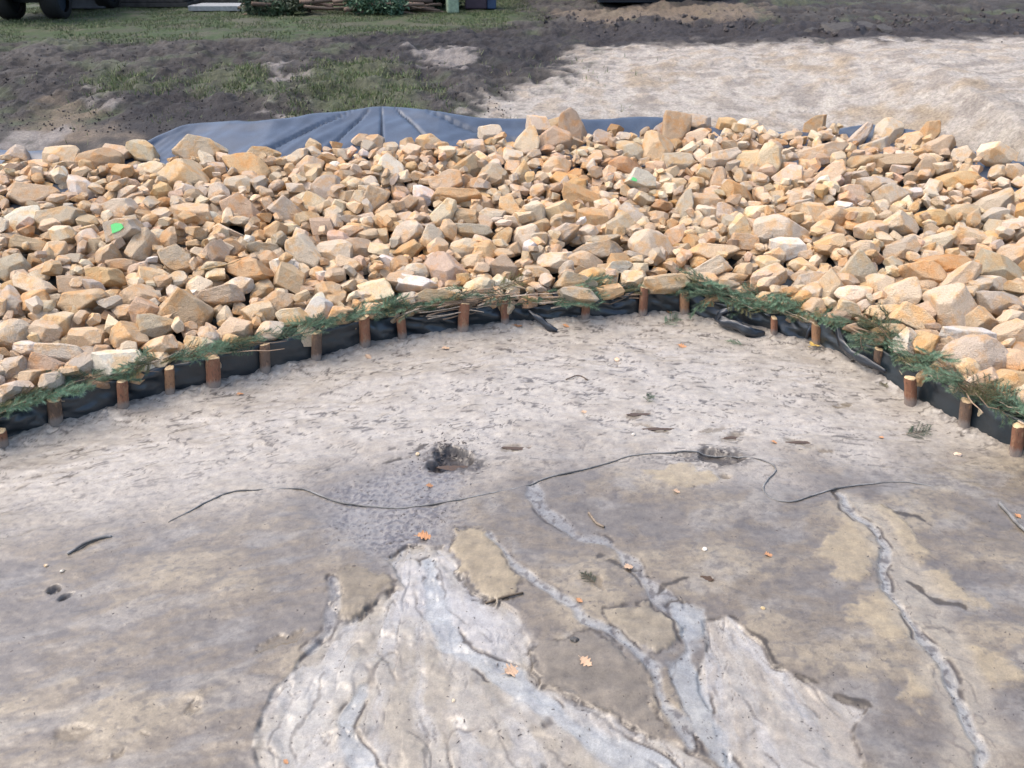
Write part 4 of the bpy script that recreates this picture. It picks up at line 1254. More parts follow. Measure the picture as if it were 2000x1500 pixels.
md = liner.modifiers.new("thick", 'SOLIDIFY'); md.thickness = 0.004
tag(liner, "black woven liner strip standing behind the row of wooden stakes", "liner")

def fence_at(px, out=0.0, z=0.0):
    s = float(np.interp(px, fpx, fs))
    x = float(np.interp(s, fs, fence[:, 0])); y = float(np.interp(s, fs, fence[:, 1]))
    n = np.array([np.interp(s, fs, nrm[:, 0]), np.interp(s, fs, nrm[:, 1])])
    return np.array([x + n[0] * out, y + n[1] * out, z])

def fold(pts, w, name="fold", mat="fold", seed=1):
    """a flattened, creased roll of the liner"""
    P = [Vector(p) for p in catmull(pts, 7)]
    n = 14
    Vv, Fv = [], []
    for i, p in enumerate(P):
        t = (P[min(i + 1, len(P) - 1)] - P[max(i - 1, 0)]).normalized()
        side = t.cross(Vector((0, 0, 1)))
        if side.length < .2: side = t.cross(Vector((0, 1, 0)))
        side.normalize(); upp = side.cross(t)
        e = min(1.0, 0.45 + 3 * min(i, len(P) - 1 - i) / len(P))
        for k in range(n):
            a = 2 * math.pi * k / n
            r = w * .8 * e * (1 + 0.7 * float(vnoise(i * 0.16 + seed, k * 0.75, 171 + seed)))
            Vv.append(p + side * math.cos(a) * r * 0.5 + upp * math.sin(a) * r)
    for i in range(len(P) - 1):
        for k in range(n):
            q = (k + 1) % n
            Fv.append((i * n + k, i * n + q, (i + 1) * n + q, (i + 1) * n + k))
    Fv.append(tuple(range(n - 1, -1, -1))); Fv.append(tuple(range((len(P) - 1) * n, len(P) * n)))
    return make_obj(name, Vv, Fv, M[mat], parent=liner, shade_smooth=True)

fold([fence_at(1030, 0.03, 0.12), fence_at(1046, 0.09, 0.075), fence_at(1062, 0.15, 0.035), fence_at(1078, 0.20, 0.012)], 0.032, seed=1)
fold([fence_at(1408, 0.10, 0.05), fence_at(1415, 0.12, 0.13), fence_at(1432, 0.10, 0.165), fence_at(1450, 0.05, 0.15)], 0.028, seed=6)
fold([fence_at(1404, 0.10, 0.07), fence_at(1425, 0.14, 0.075), fence_at(1452, 0.15, 0.075), fence_at(1478, 0.16, 0.05), fence_at(1500, 0.10, 0.04)], 0.045, seed=7)
fold([fence_at(1577, 0.03, 0.05), fence_at(1582, 0.0, 0.14), fence_at(1598, -0.06, 0.20), fence_at(1622, -0.02, 0.19), fence_at(1645, 0.05, 0.13), fence_at(1672, 0.07, 0.10), fence_at(1705, 0.05, 0.09), fence_at(1730, 0.02, 0.08)], 0.042, seed=9)

# ------------------------------------------------------------------ stakes
BARKC = {0: (0.235, 0.105, 0.058), 1: (0.150, 0.098, 0.068), 2: (0.31, 0.165, 0.085)}
SLOOK = {0: "reddish brown bark stake", 1: "dark grey bark stake", 2: "light brown wooden stake"}
for k, (bx_, by_, tx_, ty_, w, bcn) in enumerate(STAKES):
    P = flat(bx_, by_)
    dep = float(project(P)[2][0])
    rad = w * dep / FPX / 2
    hgt = (by_ - ty_) * dep / FPX / CTH * 0.97
    lean_x = (tx_ - 1000) / FPX * (P[1] * CTH - (hgt - CAM_H) * STH) - P[0]
    root = empty("stake", (P[0], P[1] + rad * 0.6, mud_z(P[0], P[1]) - 0.01))
    r2 = random.Random(100 + k)
    lx, ly = lean_x, r2.uniform(-0.012, 0.02)
    n, rings = 14, 9
    Vv, Fv = [], []
    offs = [r2.uniform(0.86, 1.10) for _ in range(n)]
    ta, tm = r2.uniform(0, 6.28), r2.uniform(0.002, 0.016)
    for i in range(rings):
        q = i / (rings - 1)
        z = -0.07 + (hgt + 0.07) * q
        rr = rad * (1.03 - 0.05 * q)
        if i == rings - 1: rr *= 0.97
        for j in range(n):
            a = 2 * math.pi * j / n
            rj = rr * offs[j] * (1 + 0.05 * r2.uniform(-1, 1))
            Vv.append((lx * q + rj * math.cos(a), ly * q + rj * math.sin(a), z + (tm * math.sin(a + ta) + r2.uniform(-.003, .003) if i == rings - 1 else 0)))
    for i in range(rings - 1):
        for j in range(n):
            q = (j + 1) % n
            Fv.append((i * n + j, i * n + q, (i + 1) * n + q, (i + 1) * n + j))
    sh = make_obj("shaft", Vv, Fv, M["bark"], parent=root, shade_smooth=True)
    c = BARKC[bcn]; f = r2.uniform(0.85, 1.15)
    sh.color = (c[0] * f, c[1] * f, c[2] * f, 1)
    ring = [Vector(v) for v in Vv[-n:]]
    cen = sum(ring, Vector()) / n
    cv = [cen + (v - cen) * 0.99 + Vector((0, 0, 0.001)) for v in ring] + [cen + (v - cen) * 0.90 + Vector((0, 0, 0.005)) for v in ring] + [cen + Vector((0, 0, 0.006))]
    cf = [(j, (j + 1) % n, n + (j + 1) % n, n + j) for j in range(n)] + [(n + j, n + (j + 1) % n, 2 * n) for j in range(n)]
    make_obj("cut_top", cv, cf, M["cut"], parent=root)
    thick = "thick" if rad > 0.04 else "thin"
    if k == len(STAKES) - 1:
        lab = "last stake at the right end of the fence, light top, in front of black liner"
    elif k == 0:
        lab = "first stake at the left end of the fence, cut by the picture edge"
    else:
        lab = f"{thick} {SLOOK[bcn]} in front of the black liner, {ORD[k]} from the left"
    tag(root, lab, "stake", "wooden stakes along the liner fence")

# ------------------------------------------------------------------ brushwood on the liner edge
def branch_mesh(seed, L=0.30):
    r = random.Random(seed)
    stem = [Vector((L * q, 0.02 * math.sin(q * 3 + seed), 0.015 * math.sin(q * 4))) for q in np.linspace(0, 1, 6)]
    V, F = tube(stem, [0.004, 0.0036, 0.003, 0.0026, 0.002, 0.0012], 4)
    NV, NF = [], []
    def needles(p, d, ln, cnt):
        side0 = d.cross(Vector((0, 0, 1))).normalized()
        for k in range(cnt):
            q = p + d * ln * (k / cnt)
            a = r.uniform(0, 6.283)
            s = (side0 * math.cos(a) + d.cross(side0) * math.sin(a))
            tip = q + (d * r.uniform(.5, 1.1) + s).normalized() * r.uniform(0.022, 0.040)
            wv = d.cross(s).normalized() * 0.0014
            b = len(NV)
            NV.extend([q - wv, q + wv, tip]); NF.append((b, b + 1, b + 2))
    for i in range(14):
        q = 0.12 + 0.84 * i / 13
        p = Vector((L * q, 0.02 * math.sin(q * 3 + seed), 0.015 * math.sin(q * 4)))
        sgn = 1 if i % 2 else -1
        ln = L * (0.42 - 0.30 * q) * r.uniform(.7, 1.2) + 0.03
        d = Vector((0.75, sgn * r.uniform(.6, 1.0), r.uniform(-.25, .45))).normalized()
        v2, f2 = tube([p, p + d * ln * .6, p + d * ln + Vector((0, 0, -.006))], [0.002, 0.0015, 0.0008], 3, False)
        b = len(V); V += v2; F += [tuple(x + b for x in f) for f in f2]
        needles(p, d, ln, int(14 + ln * 520))
    needles(Vector((L * .25, 0, 0)), Vector((1, 0, 0)), L * .75, 60)
    m1 = bpy.data.meshes.new("branch"); m1.from_pydata([v[:] for v in V], [], F); m1.materials.append(M["twig"])
    m2 = bpy.data.meshes.new("needles"); m2.from_pydata([v[:] for v in NV], [], NF); m2.materials.append(M["needle"])
    return m1, m2
BR = [branch_mesh(200 + i, 0.24 + 0.03 * i) for i in range(6)]
def twig_mesh(seed, L):
    r = random.Random(seed)
    pts = [Vector((L * q, r.uniform(-.008, .008) + 0.03 * q * q * r.choice((-1, 1)), r.uniform(-.006, .006))) for q in np.linspace(0, 1, 6)]
    V, F = tube(pts, [0.0075, 0.007, 0.0062, 0.0052, 0.0042, 0.003], 5)
    m1 = bpy.data.meshes.new("twig"); m1.from_pydata([v[:] for v in V], [], F); m1.materials.append(M["twig"])
    return m1
TWG = [twig_mesh(300 + i, 0.35 + 0.06 * i) for i in range(7)]

rb = random.Random(77)
def place_branch(root, pos, yaw, pitch, roll, scale, shade):
    m1, m2 = rb.choice(BR)
    o = bpy.data.objects.new("branch", m1); COL.objects.link(o); o.parent = root
    o.location = Vector(pos) - root.location
    o.rotation_euler = (roll, pitch, yaw); o.scale = (scale,) * 3
    o.color = (0.12, 0.085, 0.055, 1)
    q = bpy.data.objects.new("needles", m2); COL.objects.link(q); q.parent = o
    g = rb.uniform(.6, 1.4) * shade
    q.color = (0.150 * g, 0.235 * g, 0.150 * g, 1) if rb.random() > .12 else (0.20 * g, 0.19 * g, 0.09 * g, 1)
def place_twig(root, pos, yaw, pitch, scale, col):
    o = bpy.data.objects.new("twig", rb.choice(TWG)); COL.objects.link(o); o.parent = root
    o.location = Vector(pos) - root.location
    o.rotation_euler = (rb.uniform(0, 6), pitch, yaw); o.scale = (scale,) * 3
    f = rb.uniform(.7, 1.3)
    o.color = (col[0] * f, col[1] * f, col[2] * f, 1)
TW1 = (0.24, 0.17, 0.115)
TW2 = (0.40, 0.32, 0.24)
# x range, branches, twigs, layer thickness, label
BUN = [(-30, 175, 16, 3, .06, "thick green conifer branches hanging over the liner at its left end"),
       (185, 300, 9, 2, .05, "small green conifer sprig pile in front of the big white stone"),
       (300, 410, 10, 1, .04, "thin green conifer sprigs between the fourth and fifth stakes"),
       (415, 520, 9, 2, .03, "thin green sprigs with a bare twig between fifth and sixth stakes"),
       (525, 705, 15, 1, .035, "long thin row of green sprigs between sixth and eighth stakes"),
       (712, 830, 9, 8, .06, "mixed green sprigs and pale sticks around the ninth stake"),
       (785, 1000, 6, 46, .10, "thick bundle of bare brown sticks behind the tenth stake"),
       (1000, 1145, 9, 15, .06, "sticks with green sprigs between the eleventh and twelfth stakes"),
       (1150, 1258, 6, 6, .05, "bare sticks and curly green sprigs between twelfth and thirteenth stakes"),
       (1262, 1352, 2, 4, .025, "few bare brown twigs lying above the blue liner fold"),
       (1352, 1490, 22, 8, .10, "large bushy green conifer pile with pale twigs, fourteenth stake"),
       (1492, 1610, 12, 5, .07, "green conifer branches drooping over the liner around the fifteenth stake"),
       (1645, 1785, 20, 7, .08, "big green conifer pile over the dark seventeenth stake"),
       (1785, 1895, 10, 9, .06, "green conifer sprigs and sticks between eighteenth and nineteenth stakes"),
       (1895, 2030, 11, 7, .06, "green conifer sprigs along the liner at its right end")]
for x0, x1, nb, nt, th, lab in BUN:
    mid = fence_at((x0 + x1) / 2, -0.05, 0.15)
    root = empty("brushwood", mid)
    tag(root, lab, "brushwood", "brushwood laid along the liner edge")
    nb = int(nb * 1.35)
    for i in range(nb):
        px = x0 + (x1 - x0) * (i + rb.uniform(.0, .9)) / nb
        a = fence_at(px - 15); b = fence_at(px + 15)
        yaw = math.atan2(b[1] - a[1], b[0] - a[0]) + rb.gauss(0, .38) + (math.pi if rb.random() < .4 else 0)
        hh = float(np.interp(px, fpx, toph))
        pos = fence_at(px, rb.uniform(-0.08, 0.045), hh + 0.025 + rb.random() * th)
        sc = rb.uniform(.4, 1.0) * (.95 if th > .05 else .7)
        place_branch(root, pos, yaw, rb.uniform(-.25, .25), rb.uniform(-.6, .6), sc, 1.0)
        if th >= .10 and rb.random() < .2:               # droops over the front
            pos = fence_at(px, 0.02, hh + 0.02)
            nyaw = math.atan2(-(b[0] - a[0]), (b[1] - a[1])) + rb.gauss(0, .6)
            place_branch(root, pos, nyaw, rb.uniform(.3, .8), rb.uniform(-.6, .6), .55, .9)
    for i in range(nt):
        px = x0 + (x1 - x0) * rb.uniform(-.05, .75)
        a = fence_at(px - 15); b = fence_at(px + 15)
        yaw = math.atan2(b[1] - a[1], b[0] - a[0]) + rb.gauss(0, .10 if nt > 12 else .28)
        hh = float(np.interp(px, fpx, toph))
        low = -0.05 if nt > 12 else 0.0
        pos = fence_at(px, rb.uniform(-0.10, 0.05) + (.015 if nt > 12 else 0), hh + 0.008 + low + rb.random() * (th + (0.05 if nt > 12 else 0)))
        place_twig(root, pos, yaw, rb.uniform(-.10, .06), rb.uniform(.4, .75) if nt < 12 else rb.uniform(.6, 1.0), TW2 if rb.random() < .3 else TW1)

# ------------------------------------------------------------------ cable, sticks, leaves, pebbles on the mud
rd0 = random.Random(8)
cab = [(330, 1018, .006), (365, 1003, .010), (400, 984, .008), (455, 963, .006), (500, 958, .000), (530, 955, -.006), (556, 954, .001), (600, 958, .010), (660, 975, .014), (720, 985, .012), (790, 987, .012), (860, 982, .012),
       (915, 972, .002), (960, 962, -.003), (1010, 952, .000), (1040, 943, .004), (1080, 930, .010), (1150, 913, .010), (1200, 903, .004), (1230, 893, .010), (1300, 884, .012), (1350, 883, .014), (1400, 886, .016), (1460, 893, .010),
       (1500, 905, .006), (1512, 920, .006), (1500, 938, .008), (1492, 955, .010), (1508, 974, .010), (1545, 980, .010), (1590, 968, .012), (1640, 952, .014), (1700, 944, .012), (1750, 943, .008), (1795, 946, .0), (1830, 950, -.02)]
cp = catmull([mudp(x + rd0.uniform(-3, 3), y + rd0.uniform(-1.5, 1.5), l * .6 + rd0.uniform(-.002, .002)) for x, y, l in cab], 6)
for k_, p_ in enumerate(cp): p_[2] = 0.5 * p_[2] + 0.5 * (mud_z(p_[0], p_[1]) + .003 - .007 * max(0, math.sin(k_ * .23 + 1)))
V_, F_ = tube(cp, [0.0047 + 0.0008 * math.sin(q * 1.3) for q in range(len(cp))], 8)
o = make_obj("cable", V_, F_, M["cable"], shade_smooth=True)
tag(o, "muddy dark grey cable looping across the mud, partly buried", "cable")
for pts, rad, lab in (([(132, 1083, .004), (150, 1074, .010), (172, 1062, .010), (200, 1053, .008), (218, 1049, .0)], .008, "short dark cable piece poking from the mud far left of the hole"),
                      ([(1952, 983, .004), (1968, 1000, .012), (1985, 1022, .012), (2003, 1040, .010)], .010, "dark stick lying on mud near the last stake at right"),
                      ([(1258, 1192, .004), (1275, 1184, .006), (1290, 1176, .002)], .0, "")):
    if rad:
        V_, F_ = tube(catmull([mudp(x, y, l) for x, y, l in pts], 6), rad, 7)
        o = make_obj("cable_end" if "cable" in lab else "stick", V_, F_, M["cable"], shade_smooth=True)
        tag(o, lab, "cable" if "cable" in lab else "stick")
# sticks
for pts, rad, lab, col in (([(948, 1176), (985, 1168), (1022, 1160)], .005, "thin dark stick lying beside the yellowish mud plate", (0.09, .07, .05)),
                           ([(1150, 1000), (1165, 1020), (1180, 1030)], .007, "short brown stick stuck in the rill below the cable", (0.20, .16, .12)),
                           ([(1105, 742), (1130, 735), (1148, 743)], .004, "small curved twig on the mud below the twelfth stake", (0.12, .09, .07)),
                           ([(1660, 712), (1680, 708), (1700, 700)], .004, "thin dark twig on the mud below the seventeenth stake", (0.10, .08, .06))):
    V_, F_ = tube(catmull([mudp(x, y, .006) for x, y in pts], 5), rad, 6)
    o = make_obj("stick", V_, F_, M["twig"], shade_smooth=True); o.color = (*col, 1)
    tag(o, lab, "stick")
# a bent stem caught on the stones
V_, F_ = tube([on(x, y, terrain, .24) for x, y in ((385, 528), (415, 522), (450, 515), (470, 506))], .004, 5)
o = make_obj("stick", V_, F_, M["twig"], shade_smooth=True); o.color = (0.45, .32, .16, 1)
tag(o, "thin dry stem lying across tan stones halfway up the bank", "stick")

def leaf_mesh(seed, lobes=4):
    r = random.Random(seed)
    n = 22
    top, V, F = [], [], []
    for i in range(n + 1):
        q = i / n
        wdt = 0.30 * math.sin(math.pi * q ** 0.8) * (1 + 0.38 * math.sin(q * lobes * 6.283)) + 0.012
        cz = 0.10 * math.sin(q * 3 + seed) + 0.03
        V += [(q - .5, wdt, cz + 0.14 * wdt * 2 * r.uniform(.3, 1)), (q - .5, 0, cz * .6), (q - .5, -wdt, cz + 0.10 * wdt * 2 * r.uniform(.2, 1))]
    for i in range(n):
        a = i * 3
        F += [(a, a + 1, a + 4, a + 3), (a + 1, a + 2, a + 5, a + 4)]
    V2, F2 = tube([(-.72, 0.02, .05), (-.5, 0, .03)], .015, 4)
    b = len(V); V += [tuple(v) for v in V2]; F += [tuple(x + b for x in f) for f in F2]
    m = bpy.data.meshes.new("leaf"); m.from_pydata(V, [], F); m.materials.append(M["leaf"])
    return m
LM = [leaf_mesh(s) for s in (1, 2, 3)]
OR, PL, YE, BRN = (0.47, .235, .11), (0.50, .34, .22), (0.60, .42, .12), (0.34, .17, .08)
LEAVES = [(830, 1045, 36, OR, "orange brown oak leaf on dark grit below the hole"), (1003, 1305, 46, PL, "largest pale brown oak leaf at the edge of the silt stream"),
          (1145, 1295, 32, PL, "pale brown oak leaf on the smooth dark mud plate"), (1228, 1110, 24, PL, "pale leaf in the rill left of the oval puddle"),
          (1502, 1085, 22, OR, "small orange leaf on the brown crust right of the oval puddle"), (1132, 1176, 17, OR, "small orange leaf beside the rill above the dark mud plate"),
          (470, 772, 16, OR, "small orange leaf on mud below the sixth stake"), (1106, 642, 16, OR, "orange leaf on mud between eleventh and twelfth stakes"),
          (1333, 678, 20, OR, "tan leaf on mud below the fourteenth stake"), (1590, 681, 34, YE, "yellow leaf lying at the foot of the sixteenth stake"),
          (1308, 616, 22, BRN, "reddish leaf under the blue liner fold"), (1012, 642, 20, BRN, "reddish brown leaf on mud right of the eleventh stake"),
          (872, 682, 22, PL, "pinkish leaf on mud in front of the tenth stake"), (720, 700, 18, PL, "pale leaf on mud in front of the eighth stake"),
          (1141, 805, 15, PL, "pale leaf alone on the upper mud between hole and fence"), (840, 946, 18, BRN, "brown leaf by the cable under the water hole"),
          (558, 1484, 14, OR, "tiny orange leaf on pale silt near the bottom edge"), (1722, 852, 14, OR, "tiny orange leaf beside the green sprig, eighteenth stake"),
          (1512, 866, 14, OR, "tiny orange leaf on wet mud above the cable end"), (1322, 962, 16, PL, "pale leaf on ochre mud below the second dark pit"),
          (1990, 1005, 20, OR, "orange leaf beside the dark stick near the right fence end"), (1100, 1180, 0, OR, "")]
for k, (x, y, w, col, lab) in enumerate(LEAVES):
    if not w: continue
    P = mudp(x, y, .004)
    s = .86 * w * float(project(P)[2][0]) / FPX
    o = bpy.data.objects.new("leaf", LM[k % 3]); COL.objects.link(o)
    o.location = P; o.scale = (s, s * 1.15, s); o.rotation_euler = (0.1 * math.sin(k), 0.1, math.sin(k * 2.3) * .7)
    o.color = (*col, 1)
    tag(o, lab, "leaf", "dead leaves scattered on the mud")
# pebbles and shells
PEB = [(1122, 1253, 18, (0.10, .10, .10), "dark grey pebble on the smooth dark mud plate"), (1376, 1075, 12, (0.75, .72, .66), "white pebble on brown crust above the oval puddle"),
       (1206, 702, 14, (0.70, .60, .50), "pale pebble on upper mud below the twelfth stake"), (1870, 889, 15, (0.72, .62, .54), "pale pebble on mud below the nineteenth stake"),
       (1237, 850, 9, (0.72, .7, .64), "tiny white pebble near wet ripples above the cable"), (816, 886, 10, (0.62, .52, .36), "small tan pebble at the left rim of the hole"),
       (90, 1104, 9, (0.66, .6, .5), "upper of two tiny pale pebbles near the dark dents at left"), (122, 1117, 9, (0.7, .66, .58), "lower of two tiny pale pebbles near the dark dents at left"),
       (886, 1366, 8, (0.7, .7, .66), "tiny white pebble in the middle of the silt fan"), (1490, 1190, 9, (0.6, .5, .3), "tiny yellowish pebble on the brown crust")]
for k, (x, y, w, col, lab) in enumerate(PEB):
    P = mudp(x, y, .004)
    s = w * float(project(P)[2][0]) / FPX
    o = bpy.data.objects.new("pebble", LIB['round'][k % 7]['me']); COL.objects.link(o)
    o.location = P; o.scale = (s, s * .8, s * .55); o.rotation_euler = (0, 0, k); o.color = (*col, 1)
    tag(o, lab, "pebble", "pebbles on the mud")
# loose sprigs on the mud
for x, y, sc, yaw, g, lab in ((1290, 637, .55, .7, 1.2, "loose green conifer sprig on mud below the thirteenth stake"), (1452, 680, .35, 2.5, 1.1, "small green sprig on mud below the big conifer pile"),
                              (1262, 790, .35, 1.0, .9, "small green sprig on the mud halfway to the fence"), (1760, 848, .5, .2, .7, "dark green sprig on mud left of the nineteenth stake"),
                              (1165, 1146, .32, 2.2, .25, "blackish sprig on the brown mud between two rills"), (1733, 762, .3, 1.6, .9, "green sprig on mud at the foot of the seventeenth stake")):
    P = mudp(x, y, .012)
    root = empty("sprig", P)
    tag(root, lab, "sprig", "loose conifer sprigs on the mud")
    place_branch(root, P, yaw, 0, .2, sc, g)

# puddles
def puddle(x, y, a, b, z, lab, ang=0.0):
    P = flat(x, y); d = float(project(P)[2][0]) / FPX
    ra, rb_ = a * d, b * d / max(0.35, CAM_H / math.hypot(P[1], CAM_H))
    V_, F_ = [], []
    n = 40
    for k in range(n):
        t = 2 * math.pi * k / n
        r = 1 + .22 * math.sin(2 * t + x) + .16 * math.sin(3 * t + y) + .10 * math.sin(5 * t + x * .7) + .06 * math.sin(9 * t)
        u_, v_ = ra * r * math.cos(t), rb_ * r * math.sin(t)
        V_.append((u_ * math.cos(ang) - v_ * math.sin(ang), u_ * math.sin(ang) + v_ * math.cos(ang), 0))
    o = make_obj("puddle", V_, [tuple(range(n))], M["water"])
    o.location = (P[0], P[1], z)
    tag(o, lab, kind="structure")
def dent_floor(x, y, up):
    return mud_z(*flat(x, y)[:2]) + up
puddle(888, 904, 24, 7, dent_floor(886, 899, .022), "brown water standing in the dark hole")
puddle(1379, 1130, 14, 5, dent_floor(1379, 1130, .006), "small oval brown puddle on the crust")
for x, y, a in ((1428, 852, 22), (1283, 838, 26), (1008, 874, 26), (1245, 812, 20), (1560, 865, 22)):
    puddle(x, y, a, 3, dent_floor(x, y, .004), "thin brown puddle in a wet ripple")

# dark organic debris: around the hole, in the grit, along rill edges
DV, DF = [], []
rd = random.Random(31)
def chip(x, y, s):
    z = mud_z(x, y)
    a = rd.uniform(0, 6.283); c_, s_ = math.cos(a), math.sin(a)
    l, w, h = s * rd.uniform(.8, 2.2), s * rd.uniform(.4, .8), s * rd.uniform(.2, .6)
    b = len(DV)
    for u_, v_, t in ((-l, -w, 0), (l, -w * .4, 0), (l * .7, w, 0), (-l * .8, w * .8, 0), (0, 0, h)):
        DV.append((x + u_ * c_ - v_ * s_, y + u_ * s_ + v_ * c_, z - .001 + t))
    DF.extend([(b, b + 1, b + 4), (b + 1, b + 2, b + 4), (b + 2, b + 3, b + 4), (b + 3, b, b + 4)])
for _ in range(900):
    px, py = rd.gauss(800, 75), rd.gauss(1000, 55)
    p = flat(px, py); 
    if poly_sd(np.array([p[0]]), np.array([p[1]]), GRAVEL)[0] > -.03: chip(p[0], p[1], rd.uniform(.002, .006))
for _ in range(170):
    px, py = rd.gauss(880, 30), rd.gauss(872, 20)
    if ((px - 886) / 30) ** 2 + ((py - 902) / 10) ** 2 < 1: continue
    p = flat(px, py); chip(p[0], p[1], rd.uniform(.004, .010))
for hx_, hy_, rx, ry, n_ in ((885, 890, 60, 40, 200), (1393, 892, 45, 12, 110)):
    for _ in range(n_):
        p = flat(rd.gauss(hx_, rx * .75), rd.gauss(hy_, ry * .75)); chip(p[0], p[1], rd.uniform(.003, .007))
for pts, hw, dep, blue in RILLS[:4]:
    for _ in range(110):
        k = rd.randrange(len(pts) - 1); t = rd.random()
        x = pts[k][0] * (1 - t) + pts[k + 1][0] * t + rd.gauss(0, hw * .9); y = pts[k][1] * (1 - t) + pts[k + 1][1] * t + rd.gauss(0, hw * .9)
        chip(x, y, rd.uniform(.002, .006))
for _ in range(6500):
    px, py = rd.uniform(0, 2000), rd.uniform(620, 1500)
    p = flat(px, py)
    if p[1] < float(yf(p[0])) - .03: chip(p[0], p[1], .0012 + .0045 * rd.random() ** 2.2)
o = make_obj("debris", DV, DF, M["debris"])
tag(o, "dark bits of bark and peat washed over the mud", kind="stuff")

# ------------------------------------------------------------------ grass
GV, GF, GC = [], [], []
rg = np.random.default_rng(3)
def blades(X, Y, hmin, hmax, wd, cols):
    n = len(X)
    ix = np.clip(np.searchsorted(bx, X), 0, nbx - 1)
    s = (Y - ys0[ix]) / (27.0 - ys0[ix])
    jy = np.clip(np.searchsorted(bu, s), 0, nby - 1)
    Z = BZ[jy, ix]
    a = rg.uniform(0, 6.283, n); h = rg.uniform(hmin, hmax, n)
    lx, ly = rg.normal(0, .5, n) * h, rg.normal(0, .5, n) * h
    w = wd * rg.uniform(.6, 1.4, n)
    P0 = np.stack([X - w * np.cos(a), Y - w * np.sin(a), Z - .005], 1)
    P1 = np.stack([X + w * np.cos(a), Y + w * np.sin(a), Z - .005], 1)
    P2 = np.stack([X + lx, Y + ly, Z + h], 1)
    v = np.stack([P0, P1, P2], 1).reshape(-1, 3)
    c = np.repeat(cols, 3, 0)
    return v, np.arange(3 * n).reshape(n, 3), c
def grass_cols(n, bright=1.0):
    k = rg.random(n)[:, None]
    c = np.array([0.085, 0.155, 0.04]) * (1 - k) + np.array([0.19, 0.19, 0.085]) * k
    return c * rg.uniform(.6, 1.25, n)[:, None] * bright
m_, n_, l_, p_ = new_mat("grass_coloured")
at_ = N(n_, "ShaderNodeAttribute", attribute_name="Col")
l_.new(at_.outputs["Color"], p_.inputs["Base Color"]); p_.inputs["Roughness"].default_value = .6
X = rg.uniform(-12, 5, 150000); Y = rg.uniform(11, 26, 150000)
keep = (poly_sd(X + .22 * fbm(X * 2, Y * 2, 111, 3), Y, LAWN, 1.2) > -.3) & (fbm(X * 1.1, Y * .8, 181, 4) > -.25) & (np.abs(X) < .7 * Y)
X, Y = X[keep], Y[keep]
v1, f1, c1 = blades(X, Y, .012, .045, .007, grass_cols(len(X), .62))
o = make_obj("lawn_grass", v1, f1, m_, cols=c1); tag(o, "short patchy green grass on the lawn", kind="stuff")
X = rg.uniform(-6, 2, 90000); Y = rg.uniform(8.6, 12.8, 90000)
den = np.zeros(len(X))
for pg in GRASSY: den = np.maximum(den, smooth(-.35, .15, poly_sd(X, Y, pg, .8)))
keep = (rg.random(len(X)) < .7 * den * smooth(-.15, .35, fbm(X * 2.6, Y * 2.6, 191, 4) + .1) + 0.035 * smooth(0.1, .5, fbm(X * 1.5, Y * 1.5, 193, 3))) & (Y > yc(X) + .5)
X, Y = X[keep], Y[keep]
v1, f1, c1 = blades(X, Y, .02, .075, .005, grass_cols(len(X), .85))
o = make_obj("bank_grass", v1, f1, m_, cols=c1); tag(o, "tufts of grass growing on the churned soil bank", kind="stuff")

# ------------------------------------------------------------------ clods of dark earth on the far slope
cl = [(1640, 58, 70), (1690, 52, 60), (1728, 56, 44), (1590, 60, 40)]
for k, (x, y, w) in enumerate(cl):
    P = bankp(x, y, 0.0); s = w * float(project(P)[2][0]) / FPX
    o = bpy.data.objects.new("earth_clod", LIB['slab'][k]['me'].copy()); COL.objects.link(o)
    o.data.materials.clear(); o.data.materials.append(M["clod"] if "clod" in M else M["timber"])
    o.location = P; o.scale = (s, s * .8, s * .22); o.rotation_euler = (.25, 0, .3 * k)
    tag(o, ["second of four dark cracked earth clods on top of the sand slope", "third dark cracked earth clod on top of the sand slope", "rightmost small dark earth clod on top of the sand slope",
            "leftmost small dark earth clod on top of the sand slope"][k], "earth clod", "earth clods above the sand slope")
# far lumps of soil thrown up on the right
HV, HF = [], []
rl = random.Random(9)
for _ in range(700):
    x, y = rl.uniform(1050, 2050), rl.gauss(42, 13)
    if x < 1500: y += 4
    P = bankp(x, max(y, 4)); s = .018 + .10 * rl.random() ** 3
    sh = rl.choice(LIB['block'])
    A = np.array(Matrix.Translation(P) @ Euler((rl.random() * 3, rl.random() * 3, rl.random() * 3)).to_matrix().to_4x4() @ Matrix.Diagonal((s, s * .8, s * .6, 1)))
    b = len(HV); vv = sh['hv'] @ A[:3, :3].T + A[:3, 3]
    HV += [tuple(v) for v in vv]; HF += [tuple(q + b for q in f) for f in sh['hf']]
for _ in range(1500):
    x, y = rl.uniform(0, 1000), rl.uniform(85, 260)
    P = bankp(x, y); s = rl.uniform(.01, .032)
    sh = rl.choice(LIB['block'])
    A = np.array(Matrix.Translation(P) @ Euler((rl.random() * 3, rl.random() * 3, rl.random() * 3)).to_matrix().to_4x4() @ Matrix.Diagonal((s, s * .8, s * .6, 1)))
    b = len(HV); vv = sh['hv'] @ A[:3, :3].T + A[:3, 3]
    HV += [tuple(v) for v in vv]; HF += [tuple(q + b for q in f) for f in sh['hf']]
o = make_obj("soil_crumbs", HV, HF, plain("peaty_soil", (0.065, 0.057, 0.054), .9, .2, .4, 20.0))
tag(o, "dark crumbs of peaty soil strewn over the far slope", kind="stuff")

# ------------------------------------------------------------------ things along the far edge of the lawn
def far_at(px, py):
    return bankp(px, py)
